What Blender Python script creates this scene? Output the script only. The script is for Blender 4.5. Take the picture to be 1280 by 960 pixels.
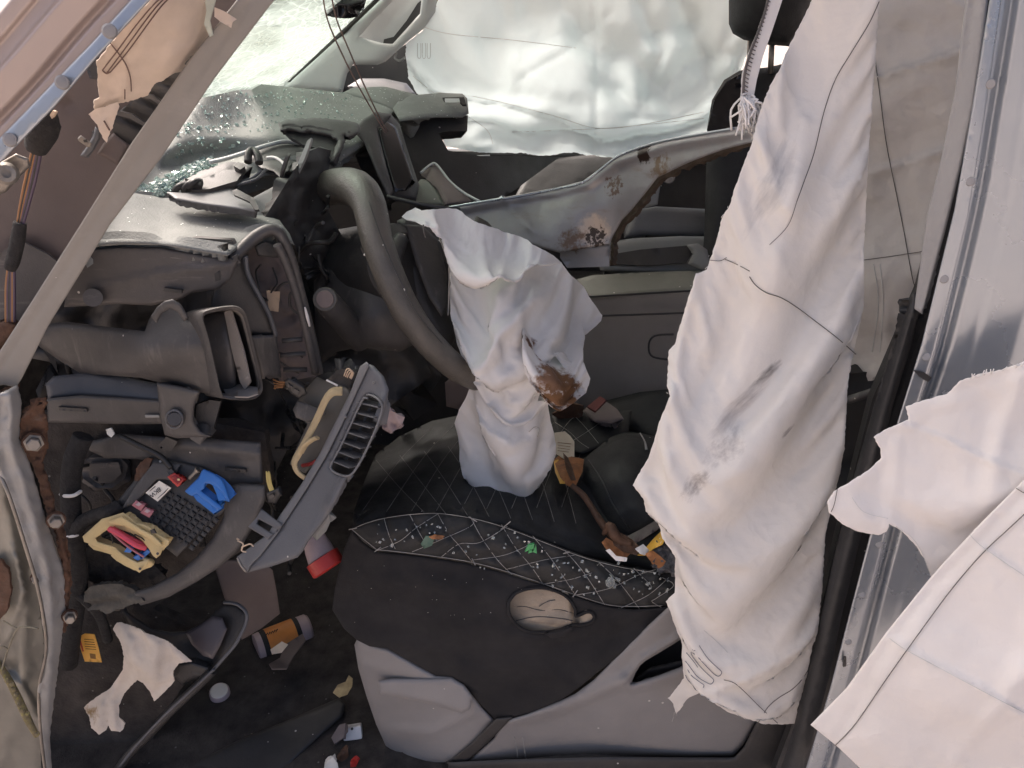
import bpy, bmesh, math, random
import numpy as np
from mathutils import Vector, Matrix, noise, geometry

# ---------------------------------------------------------------- scene, camera, world, sun, exposure
for o in list(bpy.data.objects): bpy.data.objects.remove(o)
sc = bpy.context.scene
COL = sc.collection
PITCH, YAW, FPX = math.radians(25), math.radians(2), 967.0
CAM = Vector((0.0, 0.0, 1.55))
FW = Vector((-math.sin(YAW)*math.cos(PITCH), math.cos(YAW)*math.cos(PITCH), -math.sin(PITCH)))
RT = Vector((math.cos(YAW), math.sin(YAW), 0))
UP = RT.cross(FW)
cd = bpy.data.cameras.new('camera'); cam = bpy.data.objects.new('camera', cd); COL.objects.link(cam)
cd.sensor_width = 36; cd.lens = 36*FPX/1280; cd.clip_start = .02; cd.clip_end = 3000
cam.location = CAM
cam.rotation_euler = Matrix((RT, UP, -FW)).transposed().to_euler()
sc.camera = cam

SUN_EL, SUN_AZ = math.radians(50), math.radians(-48)   # azimuth measured from +Y towards +X: front, far side
w = bpy.data.worlds.new('World'); sc.world = w; w.use_nodes = True
nt = w.node_tree
sky = nt.nodes.new('ShaderNodeTexSky'); sky.sky_type = 'NISHITA'; sky.sun_disc = False
sky.sun_elevation = SUN_EL; sky.sun_rotation = SUN_AZ
sky.air_density = .5; sky.dust_density = 8.0; sky.ozone_density = 0.0
bg = nt.nodes['Background']; bg.inputs['Strength'].default_value = .15
nt.links.new(sky.outputs[0], bg.inputs[0])
sl = bpy.data.lights.new('sun', 'SUN'); sl.energy = 1.2; sl.angle = math.radians(10); sl.color = (1, .93, .87)
so = bpy.data.objects.new('sun', sl); COL.objects.link(so)
sd = Vector((math.sin(SUN_AZ)*math.cos(SUN_EL), math.cos(SUN_AZ)*math.cos(SUN_EL), math.sin(SUN_EL)))
so.rotation_euler = sd.to_track_quat('Z', 'Y').to_euler(); so.location = (0, 0, 5)
vs = sc.view_settings; vs.view_transform = 'Standard'; vs.look = 'None'; vs.gamma = 1; vs.exposure = 1.34
vs.use_curve_mapping = False

# ---------------------------------------------------------------- helpers
def ray(px, py): return FW + RT*((px-640)/FPX) - UP*((py-480)/FPX)
def P(px, py, Y):
    r = ray(px, py); return CAM + r*(Y/r.y)
def PZ(px, py, Z):
    r = ray(px, py); return CAM + r*((Z-CAM.z)/r.z)
def PD(px, py, d): return CAM + ray(px, py)*d
def project(p):
    v = Vector(p)-CAM; d = v.dot(FW); return 640+FPX*v.dot(RT)/d, 480-FPX*v.dot(UP)/d, d
def L(s):
    return [tuple(float(c) for c in t.split(',')) for t in s.split()]
def lin(c): return tuple(((x/255)/12.92 if x/255 <= .04045 else ((x/255+.055)/1.055)**2.4) for x in c)

def tag(o, label, cat, group=None, kind=None):
    if label: o['label'] = label
    if cat: o['category'] = cat
    if group: o['group'] = group
    if kind: o['kind'] = kind
    return o
def thing(name, label, cat, base, group=None):
    o = bpy.data.objects.new(name, None); COL.objects.link(o); o.location = base; o.empty_display_size = .02
    return tag(o, label, cat, group, 'thing')
def world_loc(o):
    v = Vector(o.location)
    while o.parent: o = o.parent; v += o.location
    return v
def link(name, me, mat, par=None, label=None, cat=None, group=None, kind=None):
    o = bpy.data.objects.new(name, me); COL.objects.link(o)
    if mat is not None: me.materials.append(mat)
    if par is not None:
        o.parent = par; o.location = -world_loc(par)
    else:                       # origin at the thing's own base, so that it stands where it stands
        n = len(me.vertices); a = np.empty(n*3, 'f'); me.vertices.foreach_get('co', a); a = a.reshape(-1, 3)
        b = np.array([(a[:,0].min()+a[:,0].max())/2, (a[:,1].min()+a[:,1].max())/2, a[:,2].min()], 'f')
        me.vertices.foreach_set('co', (a-b).ravel()); me.update(); o.location = [float(v) for v in b]
    return tag(o, label, cat, group, kind)

def inside(pts, poly):
    x, y = pts[:,0], pts[:,1]; r = np.zeros(len(pts), bool); q = np.asarray(poly); n = len(q)
    for i in range(n):
        x1, y1 = q[i]; x2, y2 = q[(i+1) % n]
        if y1 == y2: continue
        c = ((y1 > y) != (y2 > y)) & (x < (x2-x1)*(y-y1)/(y2-y1)+x1)
        r ^= c
    return r
def segdist(pts, line, closed=False):
    q = np.asarray(line, float); n = len(q) if closed else len(q)-1
    best = np.full(len(pts), 1e9); side = np.zeros(len(pts))
    for i in range(n):
        a = q[i]; b = q[(i+1) % len(q)]; ab = b-a; l2 = max(1e-9, ab@ab)
        t = np.clip(((pts-a)@ab)/l2, 0, 1); dv = pts-(a+t[:,None]*ab)
        dd = np.hypot(dv[:,0], dv[:,1]); s = np.sign(ab[0]*dv[:,1]-ab[1]*dv[:,0])
        m = dd < best; best[m] = dd[m]; side[m] = s[m]
    return best, side
def catmull(p, closed=True, k=6):
    p = [np.array(a, float) for a in p]; n = len(p); out = []
    rng = range(n) if closed else range(n-1)
    for i in rng:
        if closed: a, b, c, d = p[i-1], p[i], p[(i+1) % n], p[(i+2) % n]
        else: a, b, c, d = p[max(i-1,0)], p[i], p[i+1], p[min(i+2,n-1)]
        for j in range(k):
            t = j/k
            out.append(.5*((2*b)+(c-a)*t+(2*a-5*b+4*c-d)*t*t+(3*b-a-3*c+d)*t**3))
    if not closed: out.append(p[-1])
    return out
def densify(p, step, closed=True):
    out = []; n = len(p)
    for i in range(n if closed else n-1):
        a = np.array(p[i], float); b = np.array(p[(i+1) % n], float)
        k = max(1, int(math.ceil(np.hypot(*(b-a))/step)))
        for j in range(k): out.append(a+(b-a)*j/k)
    if not closed: out.append(np.array(p[-1], float))
    return out

class Depth:
    """real distance field of a surface, from a few points whose place in the car is known"""
    def __init__(s, ctrl, ridges=(), nz=None, crumple=None, seed=0):
        s.r = [(np.array(L(r[0]) if isinstance(r[0], str) else r[0]),)+tuple(r[1:]) for r in ridges]
        s.nz = nz; s.cr = crumple; s.seed = seed; s.const = None; s.plane = None; s.fin = None
        if isinstance(ctrl, (int, float)): s.const = float(ctrl); return
        if isinstance(ctrl, tuple): s.plane = (Vector(ctrl[0]), Vector(ctrl[1])); return
        c = np.array([(a, b) for a, b, y in ctrl], float)/200
        v = np.array([1/((P(a, b, y)-CAM).dot(FW)) for a, b, y in ctrl])
        n = len(c); D = np.hypot(c[:,None,0]-c[None,:,0], c[:,None,1]-c[None,:,1])
        K = np.where(D > 0, D*D*np.log(D+1e-12), 0); Q = np.c_[np.ones(n), c]
        A = np.block([[K+1e-4*np.eye(n), Q], [Q.T, np.zeros((3,3))]])
        if n == 3: s.w = np.r_[np.zeros(3), np.linalg.solve(Q, v)]
        else: s.w = np.linalg.lstsq(A, np.r_[v, 0, 0, 0], rcond=None)[0]
        s.c = c
    def base(s, pts):
        a = (pts[:,0]-640)/FPX; b = (pts[:,1]-480)/FPX
        if s.const is not None: return s.const/(FW.y+a*RT.y-b*UP.y)
        if s.plane is not None:
            p, n = s.plane; k = (p-CAM).dot(n)
            return k/(FW.dot(n)+a*RT.dot(n)-b*UP.dot(n))
        q = pts/200; D = np.hypot(q[:,None,0]-s.c[None,:,0], q[:,None,1]-s.c[None,:,1])
        K = np.where(D > 0, D*D*np.log(D+1e-12), 0)
        n = len(s.c); v = K@s.w[:n]+s.w[n]+q@s.w[n+1:]
        return 1/np.clip(v, .08, 4)
    def __call__(s, pts):
        pts = np.atleast_2d(np.array(pts, float))
        if s.fin is not None:
            q, dv = s.fin; r2 = ((pts[:,None,:]-q[None])**2).sum(2)+.05; ix = np.argpartition(r2, 3, axis=1)[:,:3]
            wt = 1/np.take_along_axis(r2, ix, 1); return (wt*dv[ix]).sum(1)/wt.sum(1)
        d = s.base(pts)
        for r in s.r:
            dd, side = segdist(pts, r[0]); kind = r[3] if len(r) > 3 else 'g'
            if kind == 'g': d = d-r[1]*np.exp(-(dd/r[2])**2)
            elif kind == 'c': d = d-r[1]*np.exp(-dd/r[2])
            elif kind == 's':                       # one-sided fold: a lip on the right-hand side of the line
                d = d-r[1]*np.where(side > 0, np.exp(-dd/r[2]), np.exp(-(dd/(r[2]*.12+1))**2))
        if s.nz:
            amp, scl = s.nz[:2]; sx = s.nz[2] if len(s.nz) > 2 else 1
            d = d+np.array([amp*noise.fractal((x/scl*sx, y/scl, s.seed*7.3), 1, 2, 4) for x, y in pts])
        if s.cr:
            amp, scl = s.cr[:2]
            for k, (A, S) in enumerate(((amp, scl), (amp*.4, scl*.45))):
                out = []
                for x, y in pts:
                    q = Vector((x/S, y/S, s.seed*3.1+k)); q += .35*noise.noise_vector(q*1.3)
                    ds, _ = noise.voronoi(q); out.append(A*(ds[1]-ds[0]))
                d = d+np.array(out)
        return d
    def pt(s, px, py, lift=0):
        d = float(s([(px, py)])[0])-lift; return PD(px, py, d)

def spread(V, Vc, Dc, sg):
    out = np.zeros((len(V), 3))
    for k in range(0, len(V), 800):
        r2 = ((V[k:k+800,None,:]-Vc[None])**2).sum(2); w_ = np.exp(-r2/(2*sg*sg))+1e-30
        out[k:k+800] = (w_@Dc)/w_.sum(1)[:,None]
    return out
def settle(V, F, W, slack, dirpx, steps, seed, bend=.35):
    e = np.concatenate([F[:,[0,1]], F[:,[1,2]], F[:,[2,0]]]); es = np.sort(e, 1); u, cnt = np.unique(es, axis=0, return_counts=True)
    pin = np.zeros(len(V), bool); pin[u[cnt == 1].ravel()] = True
    opp = {}
    for f in F:
        for i in range(3): opp.setdefault(tuple(sorted((int(f[i]), int(f[(i+1) % 3])))), []).append(int(f[(i+2) % 3]))
    bnd = np.array([v for v in opp.values() if len(v) == 2])
    def sl(p):
        if dirpx is None: return np.full(len(p), slack)
        dv = V[p[:,1]]-V[p[:,0]]; dn = np.array(dirpx)/np.hypot(*dirpx); c2 = (dv@dn)**2/np.maximum(1e-9, (dv**2).sum(1))
        return slack*(1-.8*c2)
    def ln(p, X): return np.linalg.norm(X[p[:,1]]-X[p[:,0]], axis=1)
    r0 = ln(u, W)*(1+sl(u)); rb = ln(bnd, W)*(1+sl(bnd))
    rg_ = np.random.RandomState(seed+5); X = W.copy(); n = len(V); view = W-np.array(CAM); view /= np.linalg.norm(view, axis=1)[:,None]
    am = np.mean(r0)*.35
    k = np.array([noise.noise((x/70+seed, y/70, seed*1.7)) for x, y in V])+.5*rg_.randn(n)*.5
    X += view*(am*k)[:,None]*(~pin)[:,None]
    P0 = X.copy(); allp = np.concatenate([u, bnd]); rest = np.concatenate([r0, rb]); stf = np.concatenate([np.ones(len(u)), np.full(len(bnd), bend)])
    deg = np.bincount(allp.ravel(), minlength=n)
    free = (~pin).astype(float); vel = np.zeros_like(X)
    for s_ in range(steps):
        prev = X.copy(); X = X+(vel*.9+np.array([0,0,-.00012]))*free[:,None]
        for it in range(7):
            dv = X[allp[:,1]]-X[allp[:,0]]; l = np.linalg.norm(dv, axis=1)+1e-9
            cor = dv*(stf*.5*(l-rest)/l)[:,None]
            for ax in range(3):
                acc = np.bincount(allp[:,0], cor[:,ax], n)-np.bincount(allp[:,1], cor[:,ax], n)
                X[:,ax] += 1.6*acc/np.maximum(1, deg)*2*free
        X += (W-X)*.004*free[:,None]
        vel = X-prev
    return X

def sheet(name, par, mat, outline, ctrl, th=.004, ridges=(), nz=None, crumple=None, edge=None, step=9, holes=(),
          sm=False, jag=0, seed=0, rk=1.0, cloth=None, label=None, cat=None, group=None, kind=None):
    rnd = random.Random(seed*13+len(outline))
    def prep(o):
        o = L(o) if isinstance(o, str) else list(o)
        if sm: o = catmull(o, True, 6)
        o = densify(o, step*.75)
        if jag: o = [p+np.array([rnd.uniform(-jag, jag), rnd.uniform(-jag, jag)]) for p in o]
        return o
    loops = [prep(outline)]+[prep(h) for h in holes]
    pts = [p for l in loops for p in l]; edges = []; k = 0
    for l in loops:
        edges += [(k+i, k+(i+1) % len(l)) for i in range(len(l))]; k += len(l)
    A = np.array(loops[0]); x0, y0 = A.min(0); x1, y1 = A.max(0)
    g = []; j = 0; y = y0
    while y < y1:
        x = x0+(step/2 if j % 2 else 0)
        while x < x1: g.append((x+rnd.uniform(-.15,.15)*step, y+rnd.uniform(-.15,.15)*step)); x += step
        y += step*.866; j += 1
    def ok(q):
        m = inside(q, loops[0])
        for l in loops[1:]: m &= ~inside(q, l)
        return m
    def bdist(q):
        b = np.full(len(q), 1e9)
        for l in loops: b = np.minimum(b, segdist(q, l, True)[0])
        return b
    add = []
    if edge:
        for l in loops:
            q = np.array(l); t = np.roll(q, -1, 0)-np.roll(q, 1, 0); nn = np.c_[-t[:,1], t[:,0]]
            nn /= np.maximum(1e-6, np.hypot(nn[:,0], nn[:,1]))[:,None]
            for f in (.3, 1.0):
                for sg in (1, -1): add.append(q+sg*nn*edge[1]*f)
        add = np.concatenate(add); m = ok(add); add = add[m]
        bd = bdist(add); add = add[bd > edge[1]*.22]
    if len(g):
        g = np.array(g); g = g[ok(g)]
        if len(g):
            g = g[bdist(g) > max(step*.45, (edge[1]*1.3 if edge else 0))]
    def tri(allp, edges):
        r = geometry.delaunay_2d_cdt([Vector(p) for p in allp], edges, [], 0, 1e-4)
        V = np.array([(v.x, v.y) for v in r[0]]); F = np.array(r[2]) if len(r[2]) else np.zeros((0,3), int)
        c = V[F].mean(1); F = F[ok(c)]
        used = np.unique(F); rem = -np.ones(len(V), int); rem[used] = np.arange(len(used)); return V[used], rem[F]
    V, F = tri([tuple(p) for p in pts]+[tuple(p) for p in add]+[tuple(p) for p in g], edges)
    D = Depth(ctrl, [(r[0], r[1]*rk)+tuple(r[2:]) for r in ridges], nz, crumple, seed); d = D(V)
    if edge:
        t = np.clip(bdist(V)/edge[1], 0, 1); d = d+edge[0]*(1-np.sqrt(np.clip(1-(1-t)**2, 0, 1)))
    a = (V[:,0]-640)/FPX; b = (V[:,1]-480)/FPX
    def toW(V, d):
        a = (V[:,0]-640)/FPX; b = (V[:,1]-480)/FPX
        return np.array(CAM)+d[:,None]*(np.array(FW)+a[:,None]*np.array(RT)-b[:,None]*np.array(UP))
    W = toW(V, d)
    if cloth:       # slack cloth settling into folds: coarse folds first, then fine ones
        for lv in cloth['levels']:
            st = lv[0]; q = []; yy = y0; jj = 0
            while yy < y1:
                xx = x0+(st/2 if jj % 2 else 0)
                while xx < x1: q.append((xx+rnd.uniform(-.2,.2)*st, yy+rnd.uniform(-.2,.2)*st)); xx += st
                yy += st*.866; jj += 1
            q = np.array(q); q = q[ok(q)]; q = q[bdist(q) > st*.4] if len(q) else q
            ol = densify([tuple(p) for p in (L(outline) if isinstance(outline, str) else outline)], st*.9)
            Vc, Fc = tri([tuple(p) for p in ol]+[tuple(p) for p in q], [(i, (i+1) % len(ol)) for i in range(len(ol))])
            Wc = toW(Vc, D(Vc)); Dc = np.zeros_like(Wc)
            if lv is not cloth['levels'][0]: Dc = spread(Vc, Vp, Dp, sp)
            Wn = settle(Vc, Fc, Wc+Dc, lv[1], cloth.get('dir'), lv[2] if len(lv) > 2 else 60, seed, lv[3] if len(lv) > 3 else .35)
            Vp, Dp, sp = Vc, Wn-Wc, st*(.5 if st > 12 else .42)
        W = W+spread(V, Vp, Dp, sp)
        rel = W-np.array(CAM); dz = rel@np.array(FW)
        D.fin = (np.c_[640+FPX*(rel@np.array(RT))/dz, 480-FPX*(rel@np.array(UP))/dz], dz)
    fn = np.cross(W[F[:,1]]-W[F[:,0]], W[F[:,2]]-W[F[:,0]])
    flip = (fn*(W[F[:,0]]-np.array(CAM))).sum(1) > 0
    F[flip] = F[flip][:, ::-1]; fn[flip] *= -1
    N = np.zeros_like(W)
    for i in range(3): np.add.at(N, F[:,i], fn)
    N /= np.maximum(1e-12, np.linalg.norm(N, axis=1))[:,None]
    B = W-N*th
    cnt = {}
    for f in F:
        for i in range(3):
            e = (int(f[i]), int(f[(i+1) % 3])); cnt[e] = 1
    be = [e for e in cnt if (e[1], e[0]) not in cnt]
    n = len(W); bi = sorted({v for e in be for v in e}); bm_ = {v: i for i, v in enumerate(bi)}; m = len(bi)
    verts = np.concatenate([W, B, W[bi], B[bi]])
    faces = [tuple(map(int, f)) for f in F]+[tuple(int(v)+n for v in f[::-1]) for f in F]
    if th == 0: verts = W; faces = faces[:len(F)]; be = []
    for a_, b_ in be:
        i, j = 2*n+bm_[a_], 2*n+bm_[b_]; faces.append((j, i, i+m, j+m))
    me = bpy.data.meshes.new(name); me.from_pydata([tuple(map(float, v)) for v in verts], [], faces)
    me.polygons.foreach_set('use_smooth', [True]*len(me.polygons)); me.update()
    o = link(name, me, mat, par, label, cat, group, kind)
    D.o = o; return D

def patch(name, par, mat, edge, off, Y, prof, th=.006, nt=90, nu=70, **kw):
    """long pressed metal section: edge line in the picture, off = where its far side lies, Y along it, prof = [(u, metres towards the viewer)]"""
    e = densify(catmull(L(edge), False, 8), 3, False); ix = np.linspace(0, len(e)-1, nt); e = np.array([e[int(round(i))] for i in ix])
    us = np.linspace(0, 1, nu); pu = np.array([q[0] for q in prof]); pv = np.array([q[1] for q in prof])
    fine = np.linspace(0, 1, 400 if nu < 100 else 1200); pf = np.interp(fine, pu, pv); kx = np.exp(-np.linspace(-2,2,17)**2); kx /= kx.sum()
    pf = np.convolve(np.pad(pf, 8, mode='edge'), kx, 'valid'); ys = np.interp(np.linspace(0,1,nt), np.linspace(0,1,len(Y)), Y)
    vs_, fs = [], []
    for i in range(nt):
        for u in us: vs_.append(tuple(P(e[i][0]+off[0]*u, e[i][1]+off[1]*u, ys[i]-float(np.interp(u, fine, pf)))))
    for i in range(nt-1):
        for j in range(nu-1): a = i*nu+j; fs.append((a, a+1, a+nu+1, a+nu))
    me = bpy.data.meshes.new(name); me.from_pydata(vs_, [], fs); me.update()
    if (me.polygons[0].normal).dot(me.polygons[0].center-CAM) > 0: me.flip_normals()
    me.polygons.foreach_set('use_smooth', [True]*len(me.polygons))
    o = link(name, me, mat, par, **kw); md = o.modifiers.new('thickness', 'SOLIDIFY'); md.thickness = th; md.offset = -1
    return o
def tube_mesh(pts, r, seg=8, cap=True, flat=1.0):
    pts = [Vector(p) for p in pts]; n = len(pts)
    rr = [r]*n if isinstance(r, (int, float)) else list(r)
    bm = bmesh.new(); rings = []
    t0 = (pts[1]-pts[0]).normalized(); nrm = t0.orthogonal().normalized()
    for i in range(n):
        t = (pts[min(i+1, n-1)]-pts[max(i-1, 0)]).normalized()
        nrm = (nrm-t*nrm.dot(t)); nrm = nrm.normalized() if nrm.length > 1e-6 else t.orthogonal().normalized()
        bn = t.cross(nrm)
        rings.append([bm.verts.new(pts[i]+(nrm*math.cos(2*math.pi*k/seg)+bn*math.sin(2*math.pi*k/seg)*flat)*rr[i]) for k in range(seg)])
    for i in range(n-1):
        for k in range(seg):
            f = bm.faces.new((rings[i][k], rings[i][(k+1) % seg], rings[i+1][(k+1) % seg], rings[i+1][k])); f.smooth = True
    if cap:
        bm.faces.new(rings[0][::-1]); bm.faces.new(rings[-1])
    bmesh.ops.recalc_face_normals(bm, faces=bm.faces)
    me = bpy.data.meshes.new('tube'); bm.to_mesh(me); bm.free(); return me
def tube(name, par, mat, pts, r, seg=8, sm=True, k=5, flat=1.0, **kw):
    p = [np.array(q, float) for q in pts]
    if sm and len(p) > 2:
        if not isinstance(r, (int, float)): r = list(np.interp(np.linspace(0, len(r)-1, (len(p)-1)*k+1), range(len(r)), r))
        p = catmull(p, False, k)
    return link(name, tube_mesh(p, r, seg, True, flat), mat, par, **kw)
def T3(s):      # "px,py,Y ..." -> points
    return [P(*q) for q in L(s)]
def rev(name, par, mat, a, b, prof, seg=28, **kw):
    """turned body along a->b; prof = [(t, radius)]"""
    a, b = Vector(a), Vector(b); ax = (b-a); n = ax.normalized().orthogonal().normalized(); m = ax.normalized().cross(n)
    bm = bmesh.new(); rings = []
    for t, r in prof:
        c = a+ax*t; r = max(r, 1e-5)
        rings.append([bm.verts.new(c+(n*math.cos(2*math.pi*k/seg)+m*math.sin(2*math.pi*k/seg))*r) for k in range(seg)])
    for i in range(len(rings)-1):
        for k in range(seg):
            bm.faces.new((rings[i][k], rings[i][(k+1) % seg], rings[i+1][(k+1) % seg], rings[i+1][k]))
    bm.faces.new(rings[0][::-1]); bm.faces.new(rings[-1])
    bmesh.ops.recalc_face_normals(bm, faces=bm.faces)
    me = bpy.data.meshes.new(name); bm.to_mesh(me); bm.free()
    me.polygons.foreach_set('use_smooth', [True]*len(me.polygons)); me.set_sharp_from_angle(angle=math.radians(35))
    return link(name, me, mat, par, **kw)
def loft(name, par, mat, rings, caps=(True, True), smooth=True, **kw):
    bm = bmesh.new(); R = [[bm.verts.new(p) for p in r] for r in rings]; n = len(R[0])
    for i in range(len(R)-1):
        for k in range(n): bm.faces.new((R[i][k], R[i][(k+1) % n], R[i+1][(k+1) % n], R[i+1][k]))
    if caps[0]: bm.faces.new(R[0][::-1])
    if caps[1]: bm.faces.new(R[-1])
    bmesh.ops.recalc_face_normals(bm, faces=bm.faces)
    me = bpy.data.meshes.new(name); bm.to_mesh(me); bm.free()
    if smooth:
        me.polygons.foreach_set('use_smooth', [True]*len(me.polygons)); me.set_sharp_from_angle(angle=math.radians(40))
    return link(name, me, mat, par, **kw)
def boxmesh(sx, sy, sz, bev=0):
    bm = bmesh.new(); bmesh.ops.create_cube(bm, size=1)
    bmesh.ops.scale(bm, vec=(sx, sy, sz), verts=bm.verts)
    if bev: bmesh.ops.bevel(bm, geom=bm.edges[:], offset=bev, segments=2, affect='EDGES', profile=.6)
    me = bpy.data.meshes.new('box'); bm.to_mesh(me); bm.free(); return me
def box(name, par, mat, lo, hi, bev=.004, **kw):
    lo, hi = Vector(lo), Vector(hi); s = hi-lo; me = boxmesh(s.x, s.y, s.z, bev); c = (lo+hi)/2
    me.transform(Matrix.Translation(c)); return link(name, me, mat, par, **kw)
def obox(name, par, mat, c, xa, ya, size, bev=.001, **kw):
    """box with its x along xa, its y along ya"""
    xa = Vector(xa).normalized(); ya = Vector(ya); ya = (ya-xa*ya.dot(xa)).normalized(); za = xa.cross(ya)
    me = boxmesh(*size, bev); m = Matrix((xa, ya, za)).transposed().to_4x4(); m.translation = Vector(c)
    me.transform(m); return link(name, me, mat, par, **kw)
def line_on(D, name, par, mat, line, r=.0008, lift=.0012, sm=True, step=6, seg=5, dash=None, **kw):
    q = L(line) if isinstance(line, str) else line
    if sm and len(q) > 2: q = catmull(q, False, 6)
    q = densify(q, step, False); d = D(q)-lift
    return link(name, tube_mesh([PD(p[0], p[1], float(v)) for p, v in zip(q, d)], r, seg), mat, par, **kw)
def text_on(D, s, par, mat, px, py, size, dirpx, lift=.002, name='lettering'):
    """printed lettering lying on a surface; dirpx = reading direction in the picture"""
    cu = bpy.data.curves.new(name, 'FONT'); cu.body = s; cu.size = size; cu.align_x = 'CENTER'; cu.align_y = 'CENTER'; cu.extrude = .00015
    o = bpy.data.objects.new('tmp', cu); COL.objects.link(o)
    dg = bpy.context.evaluated_depsgraph_get(); me = bpy.data.meshes.new_from_object(o.evaluated_get(dg))
    bpy.data.objects.remove(o)
    c = D.pt(px, py, lift); l = math.hypot(*dirpx); u = (dirpx[0]/l*8, dirpx[1]/l*8)
    x = (D.pt(px+u[0], py+u[1], lift)-c).normalized(); yv = D.pt(px+u[1], py-u[0], lift)-c
    yv = (yv-x*yv.dot(x)).normalized(); m = Matrix((x, yv, x.cross(yv))).transposed().to_4x4(); m.translation = c
    me.transform(m); return link(name, me, mat, par)
def clone(o, par, loc, rot=None, scale=None):
    c = o.copy(); COL.objects.link(c); c.parent = par
    c.location = Vector(loc)-(world_loc(par) if par else Vector())
    if rot is not None: c.rotation_euler = rot
    if scale is not None: c.scale = scale
    return c

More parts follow.
